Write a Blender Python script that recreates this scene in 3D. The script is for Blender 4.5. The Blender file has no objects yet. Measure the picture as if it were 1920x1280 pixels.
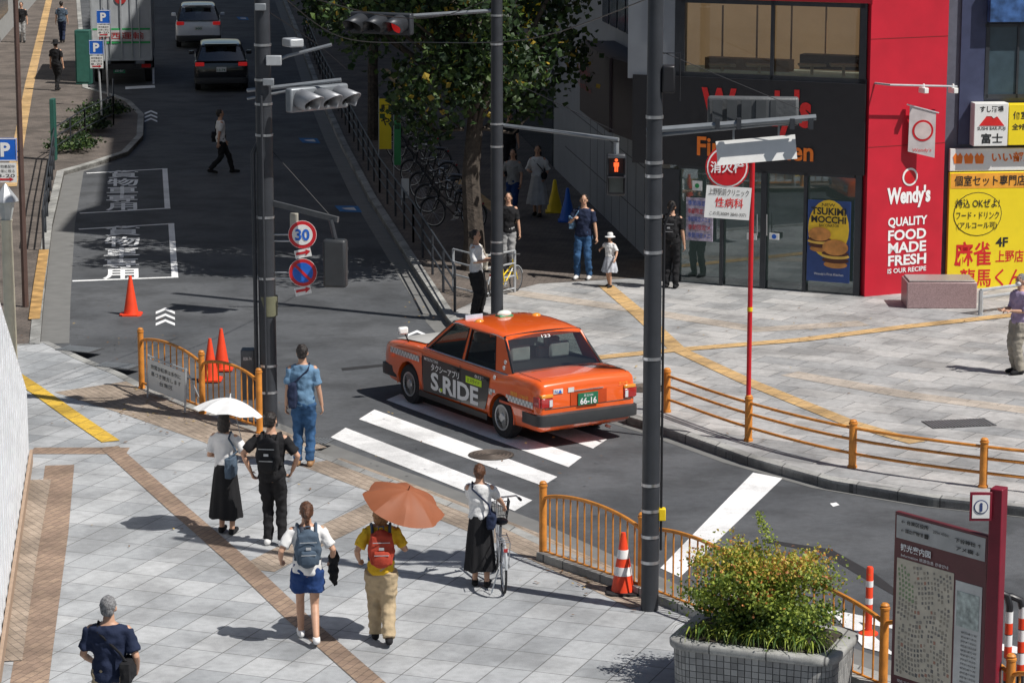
import bpy, bmesh, math, random
from mathutils import Vector, Matrix, noise
random.seed(7)
R=math.radians; V=Vector
sc=bpy.context.scene; COL=sc.collection
F=5100.0; PT=R(11.0); CH=9.0; SP,CP=math.sin(PT),math.cos(PT); PZ=.1
w=bpy.data.worlds.new('World'); sc.world=w; w.use_nodes=True; nt=w.node_tree; bg=nt.nodes['Background']; sk=nt.nodes.new('ShaderNodeTexSky'); sk.sky_type='NISHITA'; sk.sun_disc=False
EL=R(54); sx,sy=.88,-.475; sk.sun_elevation=EL; sk.sun_rotation=math.atan2(sx,sy); nt.links.new(sk.outputs[0],bg.inputs[0]); bg.inputs[1].default_value=.052
ld=bpy.data.lights.new('sun','SUN'); ld.energy=5.0; ld.angle=R(.5); ld.color=(1,.96,.9); lo=bpy.data.objects.new('sun',ld); COL.objects.link(lo)
lo.rotation_euler=V((-sx*math.cos(EL),-sy*math.cos(EL),-math.sin(EL))).to_track_quat('-Z','Y').to_euler(); lo.location=(20,0,40)
cd=bpy.data.cameras.new('camera'); co=bpy.data.objects.new('camera',cd); COL.objects.link(co); sc.camera=co; co.location=(0,0,CH); co.rotation_euler=(R(90)-PT,0,0); cd.sensor_width=36; cd.lens=36*F/1920; cd.clip_end=2000; cd.clip_start=.5
sc.view_settings.view_transform='Standard'; sc.view_settings.look='None'; sc.view_settings.exposure=0
def ray(px,py):
    u=(px-960)/F; v=(py-640)/F
    return V((u,CP-v*SP,-SP-v*CP))
def P(px,py,z=0.0):
    d=ray(px,py); t=(z-CH)/d.z; return V((d.x*t,d.y*t,z))
def AY(px,py,Y):
    d=ray(px,py); t=Y/d.y; return V((d.x*t,Y,CH+d.z*t))
ORG={}
def tag(o,label=None,cat=None,group=None,kind=None):
    if label:o['label']=label
    if cat:o['category']=cat
    if group:o['group']=group
    if kind:o['kind']=kind
    return o
def thing(name,label,cat,loc=(0,0,0),rz=0,group=None,local=False,scale=1):
    o=bpy.data.objects.new(name,None); COL.objects.link(o); o.empty_display_size=.2
    o.location=loc; o.rotation_euler=(0,0,rz); o.scale=(scale,)*3
    ORG[o.name]=V((0,0,0)) if local else V(loc)
    return tag(o,label,cat,group)
def link(name,me,mat,parent=None,smooth=40):
    if mat is not None:
        for m in (mat if isinstance(mat,(list,tuple)) else [mat]): me.materials.append(m)
    if smooth:
        me.polygons.foreach_set('use_smooth',[True]*len(me.polygons))
        try: me.set_sharp_from_angle(angle=R(smooth))
        except Exception: pass
    o=bpy.data.objects.new(name,me); COL.objects.link(o)
    if parent: o.parent=parent; ORG[o.name]=ORG[parent.name]
    return o
class MB:
    def __init__(s): s.v=[];s.f=[];s.m=[];s.M=None
    def add(s,vs,fs,mi=0):
        n=len(s.v); vs=[V(a) for a in vs]
        if s.M is not None: vs=[s.M@a for a in vs]
        s.v+=vs; s.f+=[tuple(i+n for i in f) for f in fs]; s.m+=[mi]*len(fs); return s
    def box(s,c,d,rz=0,mi=0,rot=None):
        c=V(c); M=rot if rot is not None else Matrix.Rotation(rz,3,'Z')
        vs=[c+M@V((x*d[0]/2,y*d[1]/2,z*d[2]/2)) for x in(-1,1) for y in(-1,1) for z in(-1,1)]
        return s.add(vs,[(0,1,3,2),(4,6,7,5),(0,4,5,1),(2,3,7,6),(0,2,6,4),(1,5,7,3)],mi)
    def beam(s,a,b,w,h,mi=0):
        a,b=V(a),V(b); d=b-a; L=d.length; x=d.normalized(); up=V((0,0,1))
        if abs(x.z)>.95: up=V((0,1,0))
        y=up.cross(x).normalized(); z=x.cross(y)
        M=Matrix((x,y,z)).transposed()
        return s.box((a+b)/2,(L,w,h),rot=M,mi=mi)
    def tube(s,pts,rad,n=8,mi=0,cap=True,round=False):
        pts=[V(p) for p in pts]
        if not isinstance(rad,(list,tuple)): rad=[rad]*len(pts)
        rad=list(rad)
        if round:
            d0=(pts[0]-pts[1]).normalized(); d1=(pts[-1]-pts[-2]).normalized()
            a,ra=pts[0],rad[0]; b,rb=pts[-1],rad[-1]
            pts=[a+d0*ra*.96,a+d0*ra*.7]+pts+[b+d1*rb*.7,b+d1*rb*.96]
            rad=[ra*.28,ra*.71]+rad+[rb*.71,rb*.28]
        vs=[];fs=[];ref=None
        for i,p in enumerate(pts):
            d=(pts[min(i+1,len(pts)-1)]-pts[max(i-1,0)]).normalized()
            if ref is None: ref=V((0,0,1)) if abs(d.z)<.9 else V((1,0,0))
            a=(ref-d*ref.dot(d)); 
            if a.length<1e-4: a=V((1,0,0))-d*d.x
            a.normalize(); b=d.cross(a); ref=a
            for k in range(n):
                t=2*math.pi*k/n; vs.append(p+(a*math.cos(t)+b*math.sin(t))*rad[i])
        for i in range(len(pts)-1):
            for k in range(n): fs.append((i*n+k,i*n+(k+1)%n,(i+1)*n+(k+1)%n,(i+1)*n+k))
        if cap: fs.append(tuple(range(n-1,-1,-1))); fs.append(tuple((len(pts)-1)*n+k for k in range(n)))
        return s.add(vs,fs,mi)
    def loft(s,rings,mi=0):
        n=len(rings[0]); vs=[p for r in rings for p in r]; fs=[]
        for i in range(len(rings)-1):
            for k in range(n): fs.append((i*n+k,i*n+(k+1)%n,(i+1)*n+(k+1)%n,(i+1)*n+k))
        fs.append(tuple(range(n-1,-1,-1))); fs.append(tuple((len(rings)-1)*n+k for k in range(n)))
        return s.add(vs,fs,mi)
    def lathe(s,prof,c=(0,0,0),n=20,mi=0,sy=1):
        c=V(c)
        return s.loft([[c+V((r*math.cos(2*math.pi*k/n),r*sy*math.sin(2*math.pi*k/n),z)) for k in range(n)] for r,z in prof],mi)
    def prism(s,poly,off,mi=0):
        poly=[V(p) for p in poly]; n=len(poly); off=V(off)
        vs=poly+[p+off for p in poly]
        return s.add(vs,[tuple(range(n-1,-1,-1)),tuple(range(n,2*n))]+[(k,(k+1)%n,n+(k+1)%n,n+k) for k in range(n)],mi)
    def poly(s,poly,mi=0): return s.add(poly,[tuple(range(len(poly)))],mi)
    def ell(s,c,r,n=12,m=8,rot=None,mi=0):
        c=V(c); rings=[]
        for i in range(m+1):
            a=math.pi*(.04+.92*i/m)-math.pi/2
            rg=[]
            for k in range(n):
                t=2*math.pi*k/n; p=V((r[0]*math.cos(a)*math.cos(t),r[1]*math.cos(a)*math.sin(t),r[2]*math.sin(a)/math.sin(math.pi*.46)))
                rg.append(c+(rot@p if rot is not None else p))
            rings.append(rg)
        return s.loft(rings,mi)
    def disc(s,c,ux,uy,r,th=.01,n=24,mi=0,ry=None):
        c,ux,uy=V(c),V(ux).normalized(),V(uy).normalized(); nn=ux.cross(uy); ry=ry or r
        return s.prism([c+ux*r*math.cos(2*math.pi*k/n)+uy*ry*math.sin(2*math.pi*k/n) for k in range(n)],nn*th,mi)
    def build(s,name,mat,parent=None,smooth=35,bevel=0,fixn=False):
        if parent is not None: off=ORG[parent.name]
        else:
            xs=[v.x for v in s.v]; ys=[v.y for v in s.v]; zs=[v.z for v in s.v]
            off=V(((min(xs)+max(xs))/2,(min(ys)+max(ys))/2,min(zs)))
        me=bpy.data.meshes.new(name); me.from_pydata([tuple(v-off) for v in s.v],[],s.f)
        me.polygons.foreach_set('material_index',s.m)
        if fixn:
            bm=bmesh.new(); bm.from_mesh(me); bmesh.ops.recalc_face_normals(bm,faces=bm.faces); bm.to_mesh(me); bm.free()
        o=link(name,me,mat,parent,smooth)
        if parent is None: o.location=off; ORG[o.name]=off
        if bevel:
            b=o.modifiers.new('b','BEVEL'); b.width=bevel; b.segments=2; b.limit_method='ANGLE'
        return o
def evalmesh(o):
    dg=bpy.context.evaluated_depsgraph_get(); me=bpy.data.meshes.new_from_object(o.evaluated_get(dg)); return me
def voxel(mb,vox,it=1,disp=0,ds=9,seed=0):
    me=bpy.data.meshes.new('t'); me.from_pydata([tuple(v) for v in mb.v],[],mb.f)
    bm=bmesh.new(); bm.from_mesh(me); bmesh.ops.recalc_face_normals(bm,faces=bm.faces); bm.to_mesh(me); bm.free()
    o=bpy.data.objects.new('t',me); COL.objects.link(o)
    m=o.modifiers.new('r','REMESH'); m.mode='VOXEL'; m.voxel_size=vox
    if it: q=o.modifiers.new('s','SMOOTH'); q.factor=.5; q.iterations=it
    r=evalmesh(o); bpy.data.objects.remove(o); bpy.data.meshes.remove(me)
    if disp:
        nr=[v.normal.copy() for v in r.vertices]
        for v,n_ in zip(r.vertices,nr):
            p=v.co; k=noise.noise(V((p.x*ds+seed,p.y*ds,p.z*ds*1.4)))+.5*noise.noise(V((p.x*ds*2.3,p.y*ds*2.3+seed,p.z*ds*2)))
            v.co=p+n_*max(-.35,k)*disp
    return r
TC={}
def txt(body,W,H,org,ux,uz,mat,parent,name='lettering',bold=0,keep=False,lift=.004,res=3):
    key=(body,bold)
    if key not in TC:
        cu=bpy.data.curves.new('t','FONT'); cu.body=body; cu.size=1; cu.resolution_u=res; cu.offset=bold; cu.align_x='CENTER'; cu.space_line=.95
        ob=bpy.data.objects.new('t',cu); COL.objects.link(ob); me=evalmesh(ob)
        TC[key]=([v.co.copy() for v in me.vertices],[tuple(p.vertices) for p in me.polygons])
        bpy.data.objects.remove(ob)
    vs,fs=TC[key]
    if not vs: print('NO TEXT',body); return None
    x0=min(v.x for v in vs);x1=max(v.x for v in vs);y0=min(v.y for v in vs);y1=max(v.y for v in vs)
    sx=W/max(x1-x0,1e-3); sy=H/max(y1-y0,1e-3)
    if keep: sx=sy=min(sx,sy)
    ux,uz=V(ux).normalized(),V(uz).normalized(); n=ux.cross(uz); org=V(org)
    mb=MB(); mb.add([org+ux*(v.x-(x0+x1)/2)*sx+uz*(v.y-(y0+y1)/2)*sy+n*lift for v in vs],fs)
    return mb.build(name,mat,parent,smooth=0)
class Wall:
    def __init__(s,A,B):
        s.A=V((A[0],A[1],0)); d=V((B[0]-A[0],B[1]-A[1],0)); s.L=d.length; s.d=d.normalized(); s.n=s.d.cross(V((0,0,1)))
    def uz(s,px,py):
        r=ray(px,py); t=s.A.dot(s.n)/(r.dot(s.n)); p=r*t; p.z+=CH
        return (p-s.A).dot(s.d),p.z
    def pt(s,u,z,o=0): return s.A+s.d*u+V((0,0,z))+s.n*o
    def px(s,px,py,o=0): return s.pt(*s.uz(px,py),o)
    def ext(s,x0,y0,x1,y1):
        xm,ym=(x0+x1)/2,(y0+y1)/2
        return s.uz(x0,ym)[0],s.uz(xm,y1)[1],s.uz(x1,ym)[0],s.uz(xm,y0)[1]
    def slab(s,mb,u0,z0,u1,z1,o,th,mi=0):
        return mb.prism([s.pt(u0,z0,o),s.pt(u1,z0,o),s.pt(u1,z1,o),s.pt(u0,z1,o)],s.n*th,mi)
    def rect(s,mb,x0,y0,x1,y1,o=.01,th=.02,mi=0):
        return s.slab(mb,*s.ext(x0,y0,x1,y1),o,th,mi)
    def ppoly(s,mb,pts,o=.01,th=.01,mi=0): return mb.prism([s.px(x,y,o) for x,y in pts],s.n*th,mi)
    def text(s,body,x0,y0,x1,y1,mat,parent,o=.03,**k):
        u0,z0,u1,z1=s.ext(x0,y0,x1,y1)
        return txt(body,u1-u0,z1-z0,s.pt((u0+u1)/2,(z0+z1)/2,o),s.d,(0,0,1),mat,parent,**k)
# ---------- materials
MC={}
def mat(name,col,rough=.6,metal=0,var=.12,scale=6,bump=0,bscale=None,emis=0,coat=0,spec=.5):
    if name in MC: return MC[name]
    m=bpy.data.materials.new(name); m.use_nodes=True; nt=m.node_tree; b=nt.nodes['Principled BSDF']
    tc=nt.nodes.new('ShaderNodeTexCoord'); nz=nt.nodes.new('ShaderNodeTexNoise'); nz.inputs['Scale'].default_value=scale; nz.inputs['Detail'].default_value=5
    nt.links.new(tc.outputs['Object'],nz.inputs['Vector'])
    mx=nt.nodes.new('ShaderNodeMix'); mx.data_type='RGBA'
    mr=nt.nodes.new('ShaderNodeMapRange'); mr.inputs[1].default_value=.3; mr.inputs[2].default_value=.7
    nt.links.new(nz.outputs['Fac'],mr.inputs[0]); nt.links.new(mr.outputs[0],mx.inputs[0])
    mx.inputs[6].default_value=tuple(c*(1-var) for c in col)+(1,); mx.inputs[7].default_value=tuple(min(1,c*(1+var)) for c in col)+(1,)
    nt.links.new(mx.outputs[2],b.inputs['Base Color'])
    b.inputs['Roughness'].default_value=rough; b.inputs['Metallic'].default_value=metal
    b.inputs['Coat Weight'].default_value=coat; b.inputs['Specular IOR Level'].default_value=spec
    if emis:
        b.inputs['Emission Color'].default_value=tuple(col)+(1,); b.inputs['Emission Strength'].default_value=emis
    if bump:
        n2=nt.nodes.new('ShaderNodeTexNoise'); n2.inputs['Scale'].default_value=bscale or scale*4; n2.inputs['Detail'].default_value=4
        nt.links.new(tc.outputs['Object'],n2.inputs['Vector'])
        bp=nt.nodes.new('ShaderNodeBump'); bp.inputs['Strength'].default_value=bump; bp.inputs['Distance'].default_value=.02
        nt.links.new(n2.outputs['Fac'],bp.inputs['Height']); nt.links.new(bp.outputs[0],b.inputs['Normal'])
    MC[name]=m; return m
def ground_mat(name,c1,c2,mortar=None,bw=.6,rh=.4,ang=0,offs=.5,ms=.008,stain=.35,rough=.8,speck=.12):
    m=bpy.data.materials.new(name); m.use_nodes=True; nt=m.node_tree; N=nt.nodes; L=nt.links; b=N['Principled BSDF']; b.inputs['Roughness'].default_value=rough
    g=N.new('ShaderNodeNewGeometry'); mp=N.new('ShaderNodeMapping'); mp.inputs['Rotation'].default_value=(0,0,ang); L.new(g.outputs['Position'],mp.inputs[0])
    if mortar:
        br=N.new('ShaderNodeTexBrick'); br.offset=offs; br.inputs['Scale'].default_value=1; br.inputs['Brick Width'].default_value=bw; br.inputs['Row Height'].default_value=rh
        br.inputs['Mortar Size'].default_value=ms; br.inputs['Mortar Smooth'].default_value=.2; br.inputs['Bias'].default_value=0
        br.inputs['Color1'].default_value=c1+(1,); br.inputs['Color2'].default_value=c2+(1,); br.inputs['Mortar'].default_value=mortar+(1,)
        L.new(mp.outputs[0],br.inputs[0]); col=br.outputs['Color']
    else:
        n0=N.new('ShaderNodeTexNoise'); n0.inputs['Scale'].default_value=.35; n0.inputs['Detail'].default_value=6; L.new(mp.outputs[0],n0.inputs[0])
        r0=N.new('ShaderNodeMapRange'); r0.inputs[1].default_value=.35; r0.inputs[2].default_value=.65; L.new(n0.outputs['Fac'],r0.inputs[0])
        x0=N.new('ShaderNodeMix'); x0.data_type='RGBA'; x0.inputs[6].default_value=c1+(1,); x0.inputs[7].default_value=c2+(1,); L.new(r0.outputs[0],x0.inputs[0]); col=x0.outputs[2]
    def mult(col,scale,lo,hi,f0,f1,det=5,rgh=.6):
        n=N.new('ShaderNodeTexNoise'); n.inputs['Scale'].default_value=scale; n.inputs['Detail'].default_value=det; n.inputs['Roughness'].default_value=rgh; L.new(g.outputs['Position'],n.inputs[0])
        r=N.new('ShaderNodeMapRange'); r.inputs[1].default_value=f0; r.inputs[2].default_value=f1; r.inputs[3].default_value=lo; r.inputs[4].default_value=hi; L.new(n.outputs['Fac'],r.inputs[0])
        v=N.new('ShaderNodeVectorMath'); v.operation='SCALE'; L.new(col,v.inputs[0]); L.new(r.outputs[0],v.inputs['Scale']); return v.outputs[0],n
    col,_=mult(col,.9,1-stain,1.06,.38,.56)
    col,_=mult(col,9,1-stain*.4,1.05,.35,.6)
    col,ns=mult(col,130,1-speck*2,1+speck*2,.3,.7,2)
    L.new(col,b.inputs['Base Color'])
    bp=N.new('ShaderNodeBump'); bp.inputs['Strength'].default_value=.25; bp.inputs['Distance'].default_value=.01; L.new(ns.outputs['Fac'],bp.inputs['Height']); L.new(bp.outputs[0],b.inputs['Normal'])
    return m
def glass(name,tint,refl=.25,rough=.02,gc=(.9,.95,1),blend=.2,top=.9):
    m=bpy.data.materials.new(name); m.use_nodes=True; nt=m.node_tree; nt.nodes.remove(nt.nodes['Principled BSDF']); o=nt.nodes['Material Output']
    t=nt.nodes.new('ShaderNodeBsdfTransparent'); t.inputs[0].default_value=tint+(1,)
    g=nt.nodes.new('ShaderNodeBsdfGlossy'); g.inputs['Roughness'].default_value=rough; g.inputs[0].default_value=gc+(1,)
    x=nt.nodes.new('ShaderNodeMixShader'); f=nt.nodes.new('ShaderNodeLayerWeight'); f.inputs[0].default_value=blend
    mr=nt.nodes.new('ShaderNodeMapRange'); mr.inputs[3].default_value=refl*.4; mr.inputs[4].default_value=top; nt.links.new(f.outputs['Fresnel'],mr.inputs[0])
    nt.links.new(mr.outputs[0],x.inputs[0]); nt.links.new(t.outputs[0],x.inputs[1]); nt.links.new(g.outputs[0],x.inputs[2]); nt.links.new(x.outputs[0],o.inputs[0])
    return m
white=mat('white_paint',(.78,.78,.76),.5,var=.06); black=mat('black_paint',(.015,.015,.018),.4); dgrey=mat('dark_grey_metal',(.04,.044,.052),.45,.2,bump=.1)
mgrey=mat('grey_metal',(.25,.27,.29),.45,.4); lgrey=mat('light_grey_metal',(.45,.47,.49),.4,.3); steel=mat('steel',(.55,.56,.58),.3,.9)
orng=mat('fence_orange',(.6,.23,.035),.5,var=.25,scale=7,bump=.15); red=mat('red_paint',(.55,.012,.02),.4); blue=mat('blue_paint',(.01,.12,.55),.4); rubber=mat('rubber',(.018,.018,.02),.8)
yellow=mat('yellow_paint',(.85,.6,.01),.5); cream=mat('cream_paint',(.62,.58,.45),.5); ink=mat('ink',(.02,.02,.02),.6); wmark=mat('letter_white',(.82,.82,.82),.6,var=.03)
conem=mat('cone_red',(.8,.06,.015),.5,var=.1); redlet=mat('red_letter',(.68,.02,.02),.5); orlet=mat('orange_letter',(.85,.2,.02),.5); skin=mat('skin',(.52,.3,.2),.55,var=.08,scale=20)
hairb=mat('black_hair',(.018,.013,.011),.45,var=.4,scale=40,bump=.5,bscale=120); hairbr=mat('brown_hair',(.09,.035,.015),.45,var=.4,scale=40,bump=.5,bscale=120); hairl=mat('blond_brown_hair',(.3,.14,.05),.45,var=.35,scale=40,bump=.5); hairg=mat('grey_hair',(.2,.2,.205),.6,var=.6,scale=50,bump=.5)
def cloth(name,c,var=.12): return mat('cloth_'+name,c,.85,var=var,scale=9,bump=.25,bscale=60,spec=.2)
kwhite=cloth('white',(.7,.7,.7),.05); kblack=cloth('black',(.018,.018,.02)); knavy=cloth('navy',(.02,.028,.06)); kdenim=cloth('denim',(.04,.1,.21),.3); kcham=cloth('chambray',(.14,.25,.38)); kbeige=cloth('beige',(.46,.36,.23)); kyel=cloth('yellow',(.68,.42,.03)); kred=cloth('red',(.42,.06,.035)); kslate=cloth('slate',(.07,.1,.14)); klilac=cloth('lilac',(.38,.3,.45)); kdkblue=cloth('blue_denim_dark',(.02,.05,.16)); kgrey=cloth('grey',(.3,.3,.3))
asph=ground_mat('asphalt',(.07,.075,.083),(.1,.105,.113),stain=.3,speck=.28,rough=.85)
tile=ground_mat('granite_tiles',(.42,.43,.44),(.3,.315,.33),(.13,.13,.13),.6,.42,R(111),.0,.007,.26)
tile2=ground_mat('plaza_tiles',(.45,.44,.43),(.31,.315,.32),(.14,.14,.14),.8,.5,R(32),.5,.008,.32)
tan=ground_mat('tan_pavers',(.32,.23,.165),(.25,.175,.13),(.14,.1,.08),.2,.1,R(111),.5,.006,.3)
tan2=ground_mat('beige_pavers',(.39,.315,.25),(.31,.25,.195),(.17,.135,.11),.2,.1,R(60),.5,.006,.35)
band=ground_mat('beige_band_tiles',(.48,.42,.36),(.4,.35,.3),(.18,.16,.14),.5,.4,R(32),.5,.006,.3)
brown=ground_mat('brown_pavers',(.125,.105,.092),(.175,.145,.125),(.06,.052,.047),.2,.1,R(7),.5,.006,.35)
kerbm=ground_mat('kerb_concrete',(.27,.27,.265),(.38,.38,.36),(.1,.1,.1),.6,5,R(20),0,.01,.4)
ymark=ground_mat('tactile_yellow',(.68,.44,.05),(.57,.36,.05),(.35,.22,.04),.3,.3,R(111),0,.01,.35)
ymark2=ground_mat('tactile_amber',(.6,.39,.17),(.5,.33,.16),(.28,.19,.1),.3,.3,R(35),0,.01,.35)
rmark=ground_mat('road_white',(.82,.82,.82),(.68,.68,.68),stain=.2,speck=.15)
rworn=ground_mat('road_white_bay',(.85,.86,.87),(.74,.75,.76),stain=.12,speck=.12)
soil=mat('soil',(.05,.04,.03),.95,bump=.8,scale=10)
# ---------- ground
def sheet(name,m,pts,z,z0=None,kind='structure'):
    mb=MB(); pp=[V((p.x,p.y,z)) for p in pts]
    a=sum(pp[i].x*pp[(i+1)%len(pp)].y-pp[(i+1)%len(pp)].x*pp[i].y for i in range(len(pp)))
    if a<0: pp.reverse()
    if z0 is None: mb.poly(pp)
    else: mb.prism([V((p.x,p.y,z0)) for p in pp],(0,0,z-z0))
    o=mb.build(name,m,None,smooth=0); o['kind']=kind; return o
sheet('ground',mat('ground_dull',(.12,.12,.12),.9),[V((-400,-100,0)),V((400,-100,0)),V((400,700,0)),V((-400,700,0))],-.03)
sheet('road',asph,[V((-60,5,0)),V((60,5,0)),V((60,260,0)),V((-60,260,0))],0)
e1=[(-60,655),(90,640),(160,672),(230,700),(300,738),(480,800),(590,845),(760,908),(960,985),(1100,1050),(1250,1120),(1400,1172),(1580,1238),(1920,1345),(2300,1460)]
PP=lambda l,z=PZ:[P(x,y,z) for x,y in l]
sheet('near_pavement',tile,PP(e1+[(2300,1700),(-500,1700),(-500,655)]),PZ,-.01)
e2=[(75,645),(82,560),(98,420),(120,322),(180,305),(240,285),(268,255),(270,215),(245,190),(215,178),(165,165),(150,0)]
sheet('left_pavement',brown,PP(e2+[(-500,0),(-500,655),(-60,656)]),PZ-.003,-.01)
e3=[(530,0),(560,75),(590,160),(640,272),(690,368),(760,478),(840,600),(870,632),(950,685),(1060,738),(1180,785),(1240,803),(1400,860),(1560,905),(1750,937),(1920,955),(2300,985)]
sheet('right_pavement',tile2,PP(e3+[(2300,0)]),PZ,-.01)
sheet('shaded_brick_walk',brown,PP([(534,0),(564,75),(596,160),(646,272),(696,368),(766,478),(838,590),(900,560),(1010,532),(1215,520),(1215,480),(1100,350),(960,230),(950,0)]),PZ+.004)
def strip(name,m,pts,w,z,th=None,side=0,kind='structure'):
    pp=[V((p.x,p.y,0)) for p in pts]; L=[];Rr=[]
    for i,p in enumerate(pp):
        d=(pp[min(i+1,len(pp)-1)]-pp[max(i-1,0)]).normalized(); n=V((-d.y,d.x,0))
        a,b=(w/2,-w/2) if side==0 else ((w,0) if side>0 else (0,-w))
        L.append(p+n*a); Rr.append(p+n*b)
    mb=MB()
    for i in range(len(pp)-1):
        q=[Rr[i],Rr[i+1],L[i+1],L[i]]
        if th is None: mb.poly([V((a.x,a.y,z)) for a in q])
        else:
            mb.prism([V((a.x,a.y,z-th)) for a in q],(0,0,th))
    o=mb.build(name,m,None,smooth=0); o['kind']=kind; return o
strip('near_kerb',kerbm,PP(e1),.16,PZ+.006,PZ+.003,side=-1)
strip('left_kerb',kerbm,PP(e2),.18,PZ+.02,PZ+.015,side=1)
strip('right_kerb',kerbm,PP(e3),.17,PZ+.035,PZ+.03,side=1)
gut=mat('gutter',(.17,.17,.165),.8,scale=3)
strip('right_gutter',gut,PP(e3[6:],0),.42,.005,side=-1)
strip('right_gutter_far',gut,PP(e3[:7],0),.4,.005,side=-1)
strip('left_gutter',gut,PP(e2[:5],0),.5,.005,side=-1)
strip('near_gutter',gut,PP(e1[5:],0),.4,.005,side=1)
strip('kerb_paint',mat('kerb_orange',(.42,.25,.09),.7,var=.5,scale=3),PP([(75,600),(82,540),(92,470)]),.2,PZ+.026,side=1)
strip('edge_band',tan2,PP([(600,865),(760,924),(960,1004),(1100,1069),(1230,1132)]),.7,PZ+.004)
strip('fence_band',tan2,PP([(170,725),(300,765),(440,812),(540,850)]),1.3,PZ+.004)
strip('tactile_brown',tan,PP([(205,838),(330,950),(450,1055),(560,1160),(720,1300),(760,1340)]),.27,PZ+.008)
strip('tan_band_cross',tan,PP([(60,845),(240,845)]),.4,PZ+.004)
strip('tan_band_left',tan,PP([(112,872),(98,1000),(70,1180),(52,1300)]),.4,PZ+.004)
strip('tan_band_wall',tan2,PP([(75,900),(45,1050),(15,1240)]),.3,PZ+.012)
strip('tan_band_diagonal',tan2,PP([(480,1068),(580,1015),(720,948)]),.5,PZ+.006)
strip('tactile_left',ymark,PP([(-40,660),(55,722),(130,775),(208,828)]),.27,PZ+.01)
strip('plaza_band',band,PP([(960,548),(1200,582),(1420,618),(1620,606)]),.5,PZ+.004)
strip('plaza_band_far',band,PP([(1480,700),(1700,740),(1930,770)]),.45,PZ+.004)
strip('tactile_plaza',ymark2,PP([(1135,535),(1200,590),(1270,655),(1400,715),(1590,792),(1720,830)]),.3,PZ+.008)
strip('tactile_plaza_cross',ymark2,PP([(1110,672),(1262,657),(1500,638),(1700,613),(1930,588)]),.3,PZ+.012)
strip('tactile_far',ymark2,PP([(20,350),(55,160),(85,30),(92,0)]),.3,PZ+.008)
for a,b in (((720,130),(780,190)),((850,330),(960,420))): strip('tactile_shade',ymark2,PP([a,b]),.28,PZ+.012)
# ---------- road markings
def mark(pts,name='road_marking',z=.006,m=None):
    return sheet(name,m or rmark,PP(pts,0),z)
for q in ([(620,820),(648,802),(998,938),(965,958)],[(673,786),(702,768),(1045,894),(1018,911)],[(724,750),(750,739),(1091,857),(1066,876)],[(775,722),(800,711),(1138,824),(1112,841)]): mark(q,'crosswalk_stripe')
mark([(1238,1065),(1275,1082),(1467,897),(1412,886)],'crosswalk_stripe')
mark([(1340,1110),(1390,1130),(1420,1105),(1380,1088)],'crosswalk_stripe')
mark([(1545,1140),(1920,1215),(1920,1228),(1560,1156)],'road_line')
mark([(1560,1150),(1600,1158),(1680,1230),(1620,1215)],'crosswalk_stripe',z=.01)
mark([(1556,944),(1568,942),(1574,947),(1562,950)],'road_marking')
mark([(1430,1010),(1560,1030),(1640,1075),(1700,1120),(1690,1124),(1610,1078),(1540,1036),(1430,1016)],'tar_seam',m=mat('tar',(.025,.025,.027),.7),z=.004)
mark([(640,690),(900,665),(905,668),(642,695)],'tar_seam',m=mat('tar',(.025,.025,.027),.7),z=.004)
def outline(c,w=.13,nm='loading_bay_line'):
    pp=PP(c,0); mb=MB()
    for i in range(3):
        a,b=pp[i],pp[(i+1)%4]; d=(b-a).normalized(); n=V((-d.y,d.x,0))*w/2; a=a-d*w/2; b=b+d*w/2; zz=V((0,0,.006+.001*(i%2)))
        mb.poly([a-n+zz,b-n+zz,b+n+zz,a+n+zz])
    o=mb.build(nm,rworn,None,smooth=0); o['kind']='structure'
outline([(155,400),(314,391),(309,317),(167,325)]); outline([(142,527),(328,520),(321,420),(153,430)])
mark([(235,163),(290,160),(291,165),(235,168)],m=rworn); mark([(286,158),(290,158),(288,60),(285,60)],m=rworn)
def roadtext(body,cx,y0,y1,wpx,dx=0,m=None):
    a=P(cx-dx,y1,0); b=P(cx+dx,y0,0); w=(P(cx+wpx/2,(y0+y1)/2,0)-P(cx-wpx/2,(y0+y1)/2,0)).length
    up=(b-a); H=up.length; up.normalize(); ux=V((up.y,-up.x,0))
    o=txt(body,w,H,(a+b)/2,ux,up,m or rworn,None,name='road_lettering',lift=.008,bold=.018); 
    if o: o['kind']='structure'
for j,ch in enumerate('貨物車専用'):
    roadtext(ch,231-j*.8,320+j*15.2,334+j*15.2,58); roadtext(ch,230-j*.9,424+j*20.2,442.5+j*20.2,66)
bluem=mat('road_blue',(.03,.16,.4),.8,var=.3,scale=3)
for (x,y,w) in ((580,264,42),(653,392,52),(455,35,24)):
    mark([(x-w/2,y-w*.12),(x+w*.35,y-w*.1),(x+w/2,y+w*.13),(x-w*.3,y+w*.1)],'road_marking',m=bluem); mark([(x-w*.25,y-w*.02),(x+w*.2,y-w*.05),(x+w*.3,y+w*.06),(x-w*.1,y+w*.03)],'road_marking',z=.01)
def chev(cx,cy,w):
    for k in range(3):
        y=cy+k*w*.3
        mark([(cx-w/2,y+w*.13),(cx,y-w*.08),(cx+w/2,y+w*.13),(cx+w/2,y+w*.26),(cx,y+w*.05),(cx-w/2,y+w*.26)],'cycle_arrow',m=rworn)
chev(310,580,36); chev(283,209,24); chev(782,622,34)
iron=mat('cast_iron',(.09,.075,.065),.6,.3,var=.4,scale=25,bump=.8)
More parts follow.
